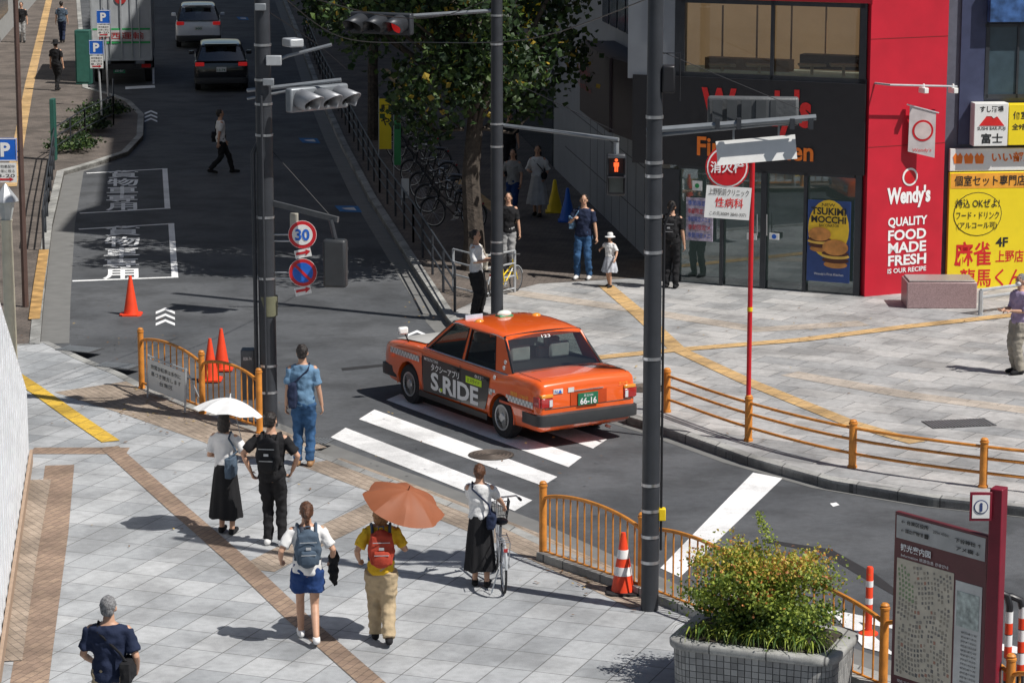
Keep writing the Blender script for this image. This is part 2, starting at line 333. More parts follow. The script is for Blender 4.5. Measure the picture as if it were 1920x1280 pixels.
def manhole(x,y,z,r,label):
    c=P(x,y,z); t=thing('manhole_cover',label,'manhole cover',c)
    MB().disc(c+V((0,0,.004)),(1,0,0),(0,1,0),r,.006).build('cover',iron,t)
    for k in range(5):
        rr=r*(.9-.17*k); mb=MB(); mb.tube([c+V((rr*math.cos(a*math.pi/12),rr*math.sin(a*math.pi/12),.011)) for a in range(25)],.008,5)
        mb.build('ring',mat('cast_iron_light',(.16,.13,.11),.6,.3),t)
manhole(921,853,.006,.33,'round iron manhole cover between the zebra stripes behind the taxi'); manhole(1210,728,PZ,.34,'round iron manhole cover on the plaza behind the big dark pole')
def grate(x,y,w,d,rz,label):
    c=P(x,y,PZ); t=thing('drain_grate',label,'drain grate',c,rz,local=True)
    MB().box((0,0,.006),(w,d,.006)).build('frame',mat('grate_dark',(.06,.06,.06),.6),t)
    mb=MB()
    for k in range(int(w/.05)): mb.box((-w/2+.025+k*.05,0,.012),(.018,d*.92,.008))
    mb.build('bars',mgrey,t)
grate(150,655,.7,.45,R(-25),'steel drain grate at the left corner nearer the side kerb'); grate(222,686,.7,.4,R(-25),'steel drain grate beside the orange fence end')
grate(1798,794,1.0,.5,R(12),'long steel drain grate on the sunny plaza'); grate(590,826,.5,.35,R(-22),'small drain grate by the blue shirted man')
mb=MB()
for (cx_,cy_,sx_,sy_,n_) in ((300,760,90,28,110),(820,575,40,40,50),(1560,600,120,25,40),(1100,1085,90,22,50),(200,640,80,40,30),(600,900,300,80,40),(1200,700,250,80,50)):
    for k in range(n_):
        p=P(cx_+random.gauss(0,sx_),cy_+random.gauss(0,sy_),PZ+.018); a=random.uniform(0,6.28); s_=random.uniform(.018,.04); d=V((math.cos(a),math.sin(a),0)); n=V((-d.y,d.x,.4))
        mb.add([p-d*s_,p+n*s_*.5,p+d*s_+V((0,0,.008)),p-n*s_*.5+V((0,0,.012))],[(0,1,2,3)],random.choice((0,0,1)))
o=mb.build('fallen_leaves',[mat('dead_leaf',(.16,.08,.03),.8),mat('dead_leaf_yellow',(.4,.27,.07),.8)],None,0); tag(o,'scattered dry fallen leaves along the kerbs and paving','leaves',kind='stuff')
# ---------- BUILDINGS
SD=V((-.115,.9934,0))
C0=V((2.72,54.9,0)); FA=(2.85,52.0); FB=(6.54,50.3); RB=(8.08,51.05)
W1=Wall((C0.x+SD.x*60,C0.y+SD.y*60),(C0.x,C0.y)); W2=Wall(FA,FB); W3=Wall(FB,RB); W4=Wall((8.12,51.2),(14,51.8))
bl=mat('facade_black',(.018,.018,.022),.5); panel=mat('grey_panel',(.3,.32,.35),.45,var=.08,scale=2); redw=mat('facade_red',(.5,.01,.028),.5,var=.09,scale=2,bump=.05)
shopglass=glass('shop_glass',(.6,.65,.65),.3); upglass=glass('upper_glass',(.85,.82,.75),.2)
corner=thing('corner_restaurant_building','corner restaurant building with black shopfront, grey panel side and tall red wall','building',C0)
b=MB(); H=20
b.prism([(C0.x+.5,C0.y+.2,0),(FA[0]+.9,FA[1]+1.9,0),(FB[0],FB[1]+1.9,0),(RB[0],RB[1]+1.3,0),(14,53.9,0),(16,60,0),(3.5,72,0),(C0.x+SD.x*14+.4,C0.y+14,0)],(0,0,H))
b.build('inner_walls',mat('interior_beige_glow',(.45,.32,.2),.7,var=.35,scale=1.2,emis=.42),corner,0)  # beige walls emit a little, standing in for warm room light
b=MB(); b.prism([(C0.x,C0.y,5.9),(FA[0],FA[1],5.9),(FB[0],FB[1],5.9),(FB[0],FB[1]+3,5.9),(C0.x+1,C0.y+3,5.9)],(0,0,H-5.9)); b.build('upper_storeys',panel,corner,0)
f=MB(); u1=W2.L
W2.rect(f,1190,148,1625,316,0,.12); f.build('fascia',bl,corner)
f=MB()
for x0,x1,y0,y1 in ((1238,1275,316,548),(1604,1616,316,564),(1275,1605,545,560),(1352,1358,316,556),(1428,1438,316,556),(1508,1514,316,556),(1275,1605,316,324)): W2.rect(f,x0,y0,x1,y1,.0,.08)
f.build('door_frame',dgrey,corner)
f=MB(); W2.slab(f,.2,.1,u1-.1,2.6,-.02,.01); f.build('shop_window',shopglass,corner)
f=MB(); W2.slab(f,-.1,4.05,u1,4.12,-1.8,1.8); W2.slab(f,.1,0.1,u1,2.6,-.9,.03); f.build('interior_partition',mat('interior_grey_glow',(.2,.24,.22),.6,var=.6,scale=1.6,emis=.22),corner)  # partition and floor glow faintly so the interior behind the glass looks lit
f=MB(); W2.rect(f,1275,-60,1630,150,-.02,.01); f.build('upper_window',upglass,corner)
f=MB()
for x0,x1,y0,y1 in ((1268,1286,-20,150),(1447,1453,0,150),(1614,1627,0,158),(1270,1627,141,154),(1280,1625,2,10)): W2.rect(f,x0,y0,x1,y1,.0,.07)
f.build('window_frame',dgrey,corner)
f=MB(); W2.rect(f,1262,-70,1640,1,.0,.1); W2.rect(f,1180,-70,1268,148,0,.06,1); f.build('upper_trim',[redw,panel],corner)
for k in range(5): f=MB(); W2.rect(f,1300+k*66,20,1303+k*66,138,-1.55,.02); f.build('wall_batten',mat('seat_wood',(.3,.17,.08),.6),corner)
f=MB(); W2.rect(f,1290,118,1450,140,-1.2,.3); f.build('seating_back',mat('seat_wood',(.3,.17,.08)),corner); f=MB(); W2.rect(f,1470,112,1615,140,-1.2,.3); f.build('seating_back',mat('seat_dark',(.1,.05,.03)),corner)
for x in (1330,1400,1500,1560): f=MB(); c=W2.px(x,128,-.7); f.box(c,(.5,.4,.04)); f.tube([c,c-V((0,0,.35))],.03); f.build('cafe_table',mat('table_pale',(.5,.42,.3)),corner)
f=MB(); W1.slab(f,46,0,60,6,0,.02); f.build('side_panels',panel,corner)
for k in range(8): f=MB(); W1.slab(f,60-k*1.1-.012,0.1,60-k*1.1,2.6,.02,.006); f.build('panel_joint',mat('joint',(.1,.1,.11),.7),corner)
for z in (.9,1.9): f=MB(); W1.slab(f,48,z,60,z+.02,.02,.008); f.build('panel_joint',mat('joint',(.1,.1,.11),.7),corner)
f=MB(); W1.slab(f,55.8,2.65,60.05,4.15,.02,.75); f.prism([(C0.x-.75,C0.y,2.65),(FA[0]-.1,FA[1],2.65),(FA[0],FA[1]+.2,2.65),(C0.x,C0.y,2.65)],(0,0,1.5)); f.build('canopy',mat('canopy_black',(.03,.02,.028),.5),corner)
for k in range(7): f=MB(); p=W1.pt(56.2+k*.6,2.62,.6); f.ell(p,(.05,.05,.05)); f.build('canopy_lamp',lgrey,corner)
for k in range(5):
    f=MB(); W1.slab(f,54.2+k*1.15,4.45,55.1+k*1.15,5.9,.03,.02); f.build('side_window',mat('dark_pane',(.03,.035,.05),.08),corner)
f=MB(); f.prism([(C0.x,C0.y,0),(C0.x+.2,C0.y-.55,0),(C0.x+.9,C0.y-.4,0),(C0.x+.9,C0.y+.1,0)],(0,0,6)); f.build('corner_column',panel,corner)
dimred=mat('dim_red',(.3,.03,.03))
W1.text("Wendy's",1152,122,1176,152,dimred,corner,o=.79,name='lettering')
W1.text("First Kitchen",1152,157,1178,168,dimred,corner,o=.79,name='lettering')
W2.text("Wendy's",1320,164,1526,254,redlet,corner,o=.14,bold=.04)
W2.text("First Kitchen",1312,260,1530,296,orlet,corner,o=.145,bold=.025)
f=MB(); W3.slab(f,0,0,W3.L,H,0,.14); f.build('red_wall',redw,corner)
for z in (2.9,4.9): f=MB(); W3.slab(f,0,z,W3.L,z+.012,.14,.004); f.build('wall_joint',mat('dark_red',(.2,.01,.012),.6),corner)
W3.text("Wendy's",1655,347,1736,388,wmark,corner,o=.145,bold=.045)
for i,(t,a,c) in enumerate((("QUALITY",1657,1730),("FOOD",1657,1728),("MADE",1657,1728),("FRESH",1657,1728))): W3.text(t,a,404+i*23.5,c,424+i*23.5,wmark,corner,o=.145,bold=.03)
W3.text("IS OUR RECIPE",1656,499,1728,508,wmark,corner,o=.145,bold=.02)
c=W3.px(1698,330,.145); f=MB(); f.disc(c,W3.d,(0,0,1),.17,.006); f.build('emblem',white,corner); f=MB(); f.disc(c+W3.n*.006,W3.d,(0,0,1),.13,.006); f.build('emblem',red,corner)
def poster(W,x0,y0,x1,y1,m,label,o=.09,cat='poster',name='wall_poster'):
    u=W.ext(x0,y0,x1,y1); t=thing(name,label,cat,W.pt((u[0]+u[2])/2,u[1],o)); f=MB(); W.rect(f,x0,y0,x1,y1,o,.02); f.build('sheet',m,t); return t
bun=mat('bun',(.6,.25,.06),.5,var=.3); meat=mat('patty',(.1,.03,.015),.6); lett=mat('cheese',(.9,.55,.1),.5)
t=poster(W2,1517,375,1597,527,mat('poster_navy',(.02,.06,.22),.4),'tall navy and yellow burger poster on the glass beside the red wall')
f=MB(); c=W2.px(1557,428,.112); f.disc(c,W2.d,(0,0,1),.4,.004,ry=.55); f.build('yellow_shape',mat('poster_yellow',(.85,.55,.03),.4),t)
for bx_,by_,s in ((1541,447,1),(1570,474,1.15)):
    for dy,rx,ry,m_,o in ((18,.2,.06,bun,.118),(11,.23,.05,meat,.121),(4,.24,.05,lett,.124),(0,.23,.045,meat,.127),(-10,.22,.13,bun,.13)):
        f=MB(); f.disc(W2.px(bx_,by_+dy*s,o),W2.d,(0,0,1),rx*s,.002,ry=ry*s); f.build('burger_picture',m_,t)
W2.text("NEW",1545,380,1570,386,ink,t,o=.12); W2.text("TSUKIMI",1525,388,1590,402,ink,t,o=.12,bold=.03); W2.text("MOCCHI",1525,404,1590,417,ink,t,o=.12,bold=.03); W2.text("BACONATOR",1540,419,1577,424,ink,t,o=.12)
W2.text("Wendy's First Kitchen",1530,510,1585,516,wmark,t,o=.12)
t=poster(W2,1290,370,1340,450,mat('poster_pale',(.45,.4,.5),.4,var=.5,scale=14),'pale illustrated poster low on the left shop window')
for k in range(5): W2.text("季節限定メニュー"[:5+k%3],1294,375+k*15,1336,385+k*15,redlet if k%2 else blue,t,o=.115)
for x,lb in ((1311,'round white and green sticker on the left shop window'),(1413,'small white sticker beside the shop door handles'),(1455,'small red and blue notice on the right shop door')):
    t=poster(W2,x-9,338 if x<1350 else 436,x+9,356 if x<1350 else 448,white,lb,name='window_sticker',cat='sticker')
    f=MB(); f.disc(W2.px(x,347 if x<1350 else 442,.112),W2.d,(0,0,1),.045,.002); f.build('mark',mat('green_paint',(.03,.35,.1)) if x<1350 else blue,t)
for x in (1424,1442): f=MB(); f.tube([W2.px(x,400,.13),W2.px(x,440,.13)],.012); f.build('door_handle',steel,corner)
rb=thing('sign_covered_building','building beside the red wall covered with yellow and white shop signs','building',(8.5,51.9,0))
f=MB(); W4.slab(f,0,0,9,H,-.4,.4); f.build('wall',mat('blue_grey_wall',(.12,.13,.17),.6),rb)
f=MB(); W4.rect(f,1852,48,1990,178,.0,.03); f.build('window',mat('teal_pane',(.05,.08,.1),.08),rb)
f=MB()
for a in ((1846,44,1990,50),(1846,176,1990,184),(1846,44,1853,184),(1905,44,1909,184)): W4.rect(f,*a,.0,.06)
f.build('frame',dgrey,rb)
f=MB(); W4.rect(f,1800,-60,1846,270,.0,.05); f.build('pier',mat('pier_dark',(.05,.06,.12),.5),rb)
def signbox(W,x0,y0,x1,y1,m,label,th=.2,o=.06):
    u=W.ext(x0,y0,x1,y1); t=thing('shop_sign',label,'sign',W.pt((u[0]+u[2])/2,u[1],o)); f=MB(); W.rect(f,x0,y0,x1,y1,o,th); f.build('panel',m,t,bevel=.01)
    return t,o+th
ysign=mat('sign_yellow',(.93,.72,.02),.4,var=.03); wsign=mat('sign_white',(.8,.8,.78),.4,var=.03)
t,o=signbox(W4,1817,190,1880,270,wsign,'white sushi bar sign box with black and red writing',.3)
W4.text("すし酒場",1828,195,1872,207,ink,t,o=o,bold=.02); W4.text("SUSHI BAR-FUJI",1823,234,1875,242,ink,t,o=o,bold=.01); W4.text("富士",1830,246,1870,265,ink,t,o=o,bold=.02)
f=MB(); W4.ppoly(f,[(1826,232),(1842,212),(1850,209),(1858,212),(1873,232)],o,.008); f.build('mountain_shape',redlet,t); f=MB(); W4.ppoly(f,[(1840,214),(1846,207),(1853,207),(1860,214),(1853,218),(1849,214)],o+.009,.005); f.build('snow_shape',wsign,t)
t,o=signbox(W4,1882,192,1990,268,ysign,'yellow sign box with dark writing right of the sushi bar sign',.28)
W4.text("個室",1890,205,1918,220,ink,t,o=o,bold=.02); W4.text("全9部屋",1888,228,1930,240,ink,t,o=o,bold=.02)
t,o=signbox(W4,1777,276,1990,318,wsign,'white sign band with orange writing above the yellow billboard',.1)
W4.text("いい部屋",1855,283,1935,302,orlet,t,o=o,bold=.03)
for x in (1792,1812,1832):
    f=MB(); W4.ppoly(f,[(x-9,292),(x-4,285),(x,291),(x+4,285),(x+9,292),(x+7,305),(x-7,305)],o,.008); f.build('emblem',orlet,t)
t,o=signbox(W4,1773,320,1990,542,ysign,'large yellow mahjong parlour billboard at the right edge',.12)
f=MB(); W4.rect(f,1778,322,1990,350,o,.004); f.build('band',mat('band_orange',(.9,.4,.05),.4),t)
W4.text("個室セット専門店",1785,326,1918,346,ink,t,o=o+.006,bold=.01)
f=MB(); c=W4.px(1828,399,o); f.disc(c,W4.d,(0,0,1),.47,.004,ry=.42); f.build('bubble_outline',ink,t); f=MB(); f.disc(c+W4.n*.005,W4.d,(0,0,1),.455,.004,ry=.405); f.build('bubble',ysign,t)
W4.text("持込 OKぜよ!",1787,370,1869,387,ink,t,o=o+.012,bold=.01); W4.text("フード・ドリンク",1788,394,1868,408,ink,t,o=o+.012,bold=.01); W4.text("(アルコール可)",1790,414,1864,428,ink,t,o=o+.012,bold=.01)
W4.text("4F",1862,442,1885,460,ink,t,o=o,bold=.03); W4.text("上野店",1862,466,1914,489,redlet,t,o=o,bold=.015); W4.text("麻雀",1785,450,1854,496,redlet,t,o=o,bold=.018); W4.text("龍馬くん",1795,500,1914,534,redlet,t,o=o,bold=.012)
t,o=signbox(W4,1850,-40,1990,40,mat('sign_blue',(.05,.12,.3),.4,var=.6,scale=5),'dark blue patterned sign at the top right corner',.2)
t=thing('hanging_banner','small pale banner with red emblem hanging off the red wall','banner',W3.px(1730,295,.8))
Wb=Wall((W3.px(1703,240,.3)).to_2d(),(W3.px(1756,240,.3)+W3.n*.25).to_2d())
f=MB(); Wb.ppoly(f,[(1706,196),(1755,210),(1752,296),(1702,284)],0,.01); f.build('cloth',mat('banner_cloth',(.55,.5,.5),.7),t)
f=MB(); c=Wb.px(1730,245,.012); f.disc(c,Wb.d,(0,0,1),.2,.004); f.build('emblem',red,t); f=MB(); f.disc(c+Wb.n*.004,Wb.d,(0,0,1),.16,.004); f.build('emblem',mat('banner_pale',(.6,.5,.48)),t); f=MB(); f.tube([Wb.px(1700,196,.01),Wb.px(1760,212,.01)],.015); f.build('rod',steel,t)
txt("Wendy's",.36,.08,Wb.px(1728,282,.014),Wb.d,(0,0,1),redlet,t)
t=thing('security_camera','white security camera arm reaching across the top of the red wall','camera',W3.px(1640,155,.2))
f=MB(); f.tube([W3.px(1632,155,.15),W3.px(1640,155,.5),W3.px(1765,158,.5)],.02); f.build('arm',lgrey,t)
for x in (1703,1758): f=MB(); c=W3.px(x,165,.5); f.box(c,(.09,.22,.1),rz=.4); f.tube([c+V((0,0,.03)),c+V((0,0,.12))],.02); f.build('camera_body',white,t,bevel=.01)
def plainbuilding(u0,u1,h,col,label,o=0,wc=(.03,.04,.05)):
    base=W1.pt(u1,0,o); t=thing('street_building',label,'building',base); m=mat('wall_%d'%int(u0),col,.7,var=.1,scale=1)
    f=MB(); W1.slab(f,u0,0,u1-.05,h,o-12,12); f.build('wall',m,t,0)
    gm=mat('window_dark',wc,.15)
    z=3.6
    while z<h-1:
        k=u0+.8
        while k<u1-1.4:
            f=MB(); W1.slab(f,k,z,k+1.2,z+1.5,o,.03); f.build('window',gm,t,0); k+=2.0
        z+=3
    f=MB(); W1.slab(f,u0+.3,.1,u1-.4,2.6,o,.03); f.build('shopfront',gm,t,0)
    f=MB(); W1.slab(f,u0,2.75,u1-.05,3.3,o,.15); f.build('fascia',mat('fascia_%d'%int(u0),tuple(c*.4 for c in col)),t,0)
    return t
plainbuilding(38,46,20.5,(.34,.36,.38),'pale building next past the corner restaurant on its street side')
plainbuilding(26,38,21,(.16,.14,.125),'brown building third along the right side of the street')
plainbuilding(8,26,21.5,(.2,.2,.21),'grey building furthest visible along the right side of the street')
plainbuilding(-40,8,23,(.18,.18,.19),'long grey block behind the street tree at the far end')
for (u,zc,m_,tx,lb) in ((44.5,4.3,ysign,'アロエ','narrow yellow blade sign on the side street'),(46.6,3.1,wsign,'アコム','white blade sign with red writing on the side street')):
    c=W1.pt(u,zc,.45); t=thing('blade_sign',lb,'sign',c); f=MB(); f.box(c,(.5,.12,1.5)); f.build('panel',m_,t,bevel=.01)
    for i,ch in enumerate(tx): txt(ch,.36,.34,c+V((0,-.06,.5-i*.42)),(1,0,0),(0,0,1),redlet if m_ is wsign else ink,t)
t=thing('left_side_building','tall pale building along the far left pavement','building',(-14,60,0))
f=MB(); f.prism([(-13,44,0),(-25,150,0),(-40,150,0),(-30,44,0)],(0,0,14)); f.build('wall',mat('left_wall',(.35,.36,.36),.7),t,0)
for i in range(12):
    for k in range(4):
        a=V((-13,44,1+k*3.3)).lerp(V((-25,150,1+k*3.3)),i/12+.01); b2=V((-13,44,1+k*3.3)).lerp(V((-25,150,1+k*3.3)),i/12+.06)
        f=MB(); f.prism([a+V((.01,0,0)),b2+V((.01,0,0)),b2+V((.01,0,1.9)),a+V((.01,0,1.9))],(.03,0,0)); f.build('window',mat('window_dark',(.03,.04,.05),.15),t,0)
t=thing('stair_parapet','white ribbed stair side wall rising along the left edge','wall',P(52,868,PZ))
a=P(54,866,PZ); b2=P(5,1190,PZ); d=(b2-a); mb=MB(); n=V((-d.y,d.x,0)).normalized(); 
if n.x>0: n=-n
e=a+d*1.35; mb.prism([a,e,e+V((0,0,5.2)),a+V((0,0,1.05))],n*.18); mb.build('wall',mat('parapet_white',(.8,.81,.82),.5,var=.04,scale=2),t,0)
for k in range(22):
    p=a+d*(k+.5)/22*1.33; hh=1.05+4.1*((k+.5)/22)-.08; mb=MB(); mb.box(p-n*.003+V((0,0,hh/2)),(.02,.05,hh)); mb.build('rib',mat('parapet_rib',(.7,.72,.75),.5),t,0)
mb=MB(); mb.prism([a-n*.06,e-n*.06,e-n*.06+V((0,0,.18)),a-n*.06+V((0,0,.18))],n*.04); mb.build('base_course',mat('tan_stone',(.35,.25,.18),.8),t,0)
# ---------- street furniture
def fence_panel(t,A,B,n,h=.93):
    A,B=V(A),V(B); d=B-A
    top=lambda u: h*.8+h*.16*math.sin(math.pi*min(1,max(0,u)))**.6
    mb=MB(); mb.tube([A+d*u+V((0,0,top(u))) for u in [.01+i*.98/16 for i in range(17)]],.024,8); mb.build('top_rail',orng,t)
    mb=MB(); mb.tube([A+V((0,0,.1)),B+V((0,0,.1))],.02,8); mb.build('bottom_rail',orng,t)
    for i in range(n):
        u=(i+1)/(n+1); mb=MB(); p=A+d*u; mb.tube([p+V((0,0,.1)),p+V((0,0,top(u)))],.0105,6); mb.build('baluster',orng,t)
def fpost(t,p,h=.97,r=.047):
    mb=MB(); p=V(p); mb.lathe([(r*1.25,0),(r*1.25,.03),(r,.035),(r,h-.07),(r*1.15,h-.065),(r*1.15,h-.045),(r*.9,h-.04),(r*1.0,h-.02),(r*.6,h)],p,14); mb.build('post',orng,t)
p1,p2,p3=P(266,728,PZ),P(380,775,PZ),P(487,812,PZ)
t=thing('guard_fence','orange arched fence left of the traffic pole by the red cones','fence',p1)
for p in (p1,p2,p3): fpost(t,p)
fence_panel(t,p1,p2,9); fence_panel(t,p2,p3,9)
q=[P(1018,1047,PZ),P(1203,1112,PZ),P(1400,1190,PZ),P(1655,1300,PZ),P(1890,1405,PZ),P(2120,1500,PZ)]
t=thing('guard_fence','orange arched fence from beside the cyclist to behind the leafy planter','fence',q[0])
for p in q: fpost(t,p)
for i,k in enumerate((13,12,13,12,12)): fence_panel(t,q[i],q[i+1],k)
strip('fence_plinth',kerbm,[q[0],q[1],q[2],q[3]],.2,PZ+.1,.1)
q=[P(1250,772,PZ),P(1403,826,PZ),P(1598,876,PZ),P(1843,913,PZ),P(2110,942,PZ)]
t=thing('rail_fence','orange three rail fence with short posts curving along the far kerb','fence',q[1])
for p in q: fpost(t,p,.68,.055)
def smoothpts(q,n=6):
    out=[]
    for i in range(len(q)-1):
        p0=q[max(i-1,0)];p1_=q[i];p2_=q[i+1];p3_=q[min(i+2,len(q)-1)]
        for k in range(n):
            s=k/n; out.append(.5*((2*p1_)+(p2_-p0)*s+(2*p0-5*p1_+4*p2_-p3_)*s*s+(3*p1_-p0-3*p2_+p3_)*s**3))
    return out+[q[-1]]
for z in (.56,.4,.2): mb=MB(); mb.tube([p+V((0,0,z)) for p in smoothpts(q)],.022,8); mb.build('rail',orng,t)
def black_rail(name,label,pts,h,m,n_r=3,r=.018):
    t=thing(name,label,'railing',pts[0])
    for a,b2 in zip(pts[:-1],pts[1:]):
        L=(b2-a).length; k=max(1,int(L/1.8))
        for i in range(k+1):
            p=a.lerp(b2,i/k); mb=MB(); mb.tube([p,p+V((0,0,h))],r*1.4,6); mb.build('post',m,t)
    for j in range(n_r): mb=MB(); mb.tube([p+V((0,0,h*(1-j*.3))) for p in pts],r,6); mb.build('rail',m,t)
black_rail('guard_rail','dark railing along the shaded right kerb beside parked bicycles',[P(853,585,PZ),P(775,455,PZ),P(712,362,PZ),P(655,250,PZ),P(600,140,PZ),P(570,60,PZ)],.85,dgrey)
black_rail('guard_rail','short pale railing behind the middle pole at the kerb end',[P(850,545,PZ),P(905,560,PZ),P(965,548,PZ)],.8,lgrey,4)
black_rail('guard_rail','dark railing around the planting bed on the left pavement',[P(82,470,PZ),P(92,380,PZ),P(104,300,PZ),P(160,262,PZ),P(213,235,PZ),P(213,200,PZ)],.85,dgrey)
black_rail('guard_rail','grey pipe railing beside the pale box at the right edge',[P(1838,590,PZ),P(2050,560,PZ)],.45,lgrey,2,.03)
def cone(loc,h,label,striped=False):
    t=thing('traffic_cone',label,'cone',loc,0,None,local=True); s=h/.7
    mb=MB(); w=.19*s; mb.prism([(w,w*.7,0),(w*.7,w,0),(-w*.7,w,0),(-w,w*.7,0),(-w,-w*.7,0),(-w*.7,-w,0),(w*.7,-w,0),(w,-w*.7,0)],(0,0,.03)); mb.build('base',rubber if striped else conem,t)
    mb=MB(); mb.lathe([(.135*s,.03),(.13*s,.05),(.03*s,h-.03),(.025*s,h),(.012,h)],(0,0,0),20); mb.build('cone_body',conem,t)
    if striped:
        for z0 in (.22,.42): mb=MB(); f=lambda z:.13*s-(z-.05)*(.1*s)/(h-.08)+.003; mb.lathe([(f(z0),z0),(f(z0+.1),z0+.1)],(0,0,0),20); mb.build('reflective_band',wmark,t)
cone(P(246,590,0),.72,'red traffic cone standing alone on the road at the left')
cone(P(395,712,.02),.68,'red traffic cone behind the left fence, nearer of the pair'); cone(P(416,692,.02),.68,'red traffic cone behind the left fence, farther of the pair')
cone(P(1168,1110,PZ),.72,'red and white striped cone on a black base by the dark pole',True)
def delineator(loc,h,label):
    t=thing('flexible_bollard',label,'bollard',loc,local=True)
    MB().lathe([(.11,0),(.11,.02),(.05,.05)],(0,0,0),16).build('base',conem,t); MB().lathe([(.04,.04),(.04,h-.02),(.03,h)],(0,0,0),14).build('post',conem,t)
    for z in (.35,.55,.75):
        if z<h-.1: MB().lathe([(.042,z),(.042,z+.07)],(0,0,0),14).build('reflective_band',wmark,t)
delineator(P(1628,1188,0),.78,'orange and white flexible bollard on the road behind the leafy planter')
for x,yb,h,lb in ((1887,1300,1.1,'bent orange and white striped pipe barrier right of the map board'),(1912,1290,1.0,'orange and white striped pipe barrier at the right frame edge')):
    l=P(x,yb,0); t=thing('pipe_barrier',lb,'barrier',l,local=True); mb=MB(); mb.tube([(0,0,0),(0,0,h-.15),(-.03,0,h-.04),(-.12,0,h),(-.3,0.02,h)],.038,10); mb.build('pipe',black,t)
    for z in (.15,.4,.65): MB().lathe([(.041,z),(.041,z+.12)],(0,0,0),14).build('band',conem,t); MB().lathe([(.041,z+.12),(.041,z+.24)],(0,0,0),14).build('band',wmark,t)
c=P(1765,578,PZ); t=thing('granite_block','pale pink granite block bench in front of the red wall','bench',c,local=True); mb=MB(); mb.box((0,.35,.24),(1.28,.75,.48)); mb.build('block',mat('pink_granite',(.35,.24,.24),.4,var=.25,scale=60),t,bevel=.015)
MB().box((0,.35,.5),(1.2,.68,.03)).build('top_slab',mat('granite_top',(.3,.27,.26),.35,var=.2,scale=50),t,bevel=.01)
t=thing('notice_board','small white notice board with dark writing leaning at the left fence','sign',P(315,765,PZ))
a,b2=P(282,742,PZ)+V((0,-.12,0)),P(352,770,PZ)+V((0,-.12,0)); d=(b2-a).normalized(); n=d.cross(V((0,0,1)))
mb=MB(); mb.prism([a+V((0,0,.15)),b2+V((0,0,.15)),b2+V((0,0,.62)),a+V((0,0,.62))],n*.02); mb.build('panel',wsign,t)
for i,s_ in enumerate(('放置自転車は条例に','基づき撤去します','台東区')): txt(s_,(b2-a).length*(.8 if i<2 else .35),.07,(a+b2)/2+V((0,0,.52-.11*i)),d,(0,0,1),ink,t,lift=.025)
mb=MB()
for p in (a,b2): mb.tube([p+n*.03,p+V((0,0,.68))],.015,6); mb.tube([p+V((0,0,.68)),p-n*.3],.015,6)
mb.tube([a+V((0,0,.66)),b2+V((0,0,.66))],.015,6); mb.build('frame',lgrey,t)
c=P(480,800,PZ)+V((-.12,.25,0)); t=thing('control_box','grey control box fixed beside the left traffic pole','box',c); MB().box(c+V((0,0,.75)),(.2,.25,.75)).build('cabinet',mat('cabinet_grey',(.08,.09,.1),.5),t,bevel=.01); txt('008-74',.12,.05,c+V((-.0,-.13,1.0)),(1,0,0),(0,0,1),wmark,t)
# signals
lensd=mat('lens_dark',(.03,.03,.03),.2); lensr=mat('lens_red',(.6,.02,.02),.3,emis=.35); lensg=mat('lens_red_man',(.95,.12,.03),.3,emis=1.6)
visor_l=mat('visor_grey',(.3,.31,.33),.45,.3)
def veh_signal(root,c,face,hm,vm,lit=None,vl=.32,hscale=1.0):
    c=V(c); f=V(face).normalized(); ax=V((-f.y,f.x,0)).normalized(); M=Matrix((ax,f,V((0,0,1)))).transposed()
    mb=MB(); s=.36*hscale; mb.box(c,(s*3.1,.14,s*.98),rot=M)
    h=mb.build('signal_head',hm,root,bevel=.03)
    for k in (-1,0,1):
        p=c+ax*k*s+f*.07; r=s*.44; n=16; mb=MB(); vs=[];fs=[]
        for i in range(n+1):
            a=R(-40)+R(260)*i/n
            for (dd,rr) in ((0,r),(vl,r*.97)):
                dip=.0 if dd==0 else -vl*.18
                e_=dd*(.55+.45*max(0,math.sin(a))) if dd else 0
                vs.append(p+ax*rr*math.cos(a)+V((0,0,rr*math.sin(a)+dip*(e_/vl)))+f*e_)
        for i in range(n): fs.append((2*i,2*i+2,2*i+3,2*i+1))
        mb.add(vs,fs); v=mb.build('visor',vm,h); so=v.modifiers.new('s','SOLIDIFY'); so.thickness=.008
        mb=MB(); mb.disc(p+f*.012,ax,V((0,0,1)),r*.9,.01 if ax.cross(V((0,0,1))).dot(f)>0 else -.01,20); mb.build('lens',lensr if lit==k else lensd,h)
    return h
def pole(root,base,top_z,r0,r1,m=dgrey,bands=(),name='pole'):
    mb=MB(); mb.lathe([(r0*1.02,0),(r0,.05),(r0,top_z*.35),((r0+r1)/2,top_z*.6),(r1,top_z)],base,20); mb.build(name,m,root)
    for z in bands: rr=r0*1.06 if z<top_z*.35 else (r0+(r1-r0)*max(0,(z-top_z*.35)/(top_z*.65)))*1.08; MB().lathe([(rr,z),(rr,z+.035)],base,20).build('clamp_band',steel,root)
def zat(px,py,base): return AY(px,py,base.y)
A0=P(505,798,PZ); A=thing('traffic_light_pole','left dark traffic pole carrying grey signal hoods and the round 30 sign','pole',A0)
pole(A,A0,9.5,.125,.1,bands=(.5,.9,2.2,3.1,4.3,4.75,5.1,5.6))
mb=MB(); mb.tube([A0+V((-.17,-.02,.6)),A0+V((-.17,-.02,4.05)),A0+V((-.1,0,4.2))],.03); mb.build('conduit',dgrey,A); mb=MB(); mb.tube([A0+V((-.02,-.15,.5)),A0+V((-.02,-.15,4.9))],.018); mb.build('conduit',dgrey,A)
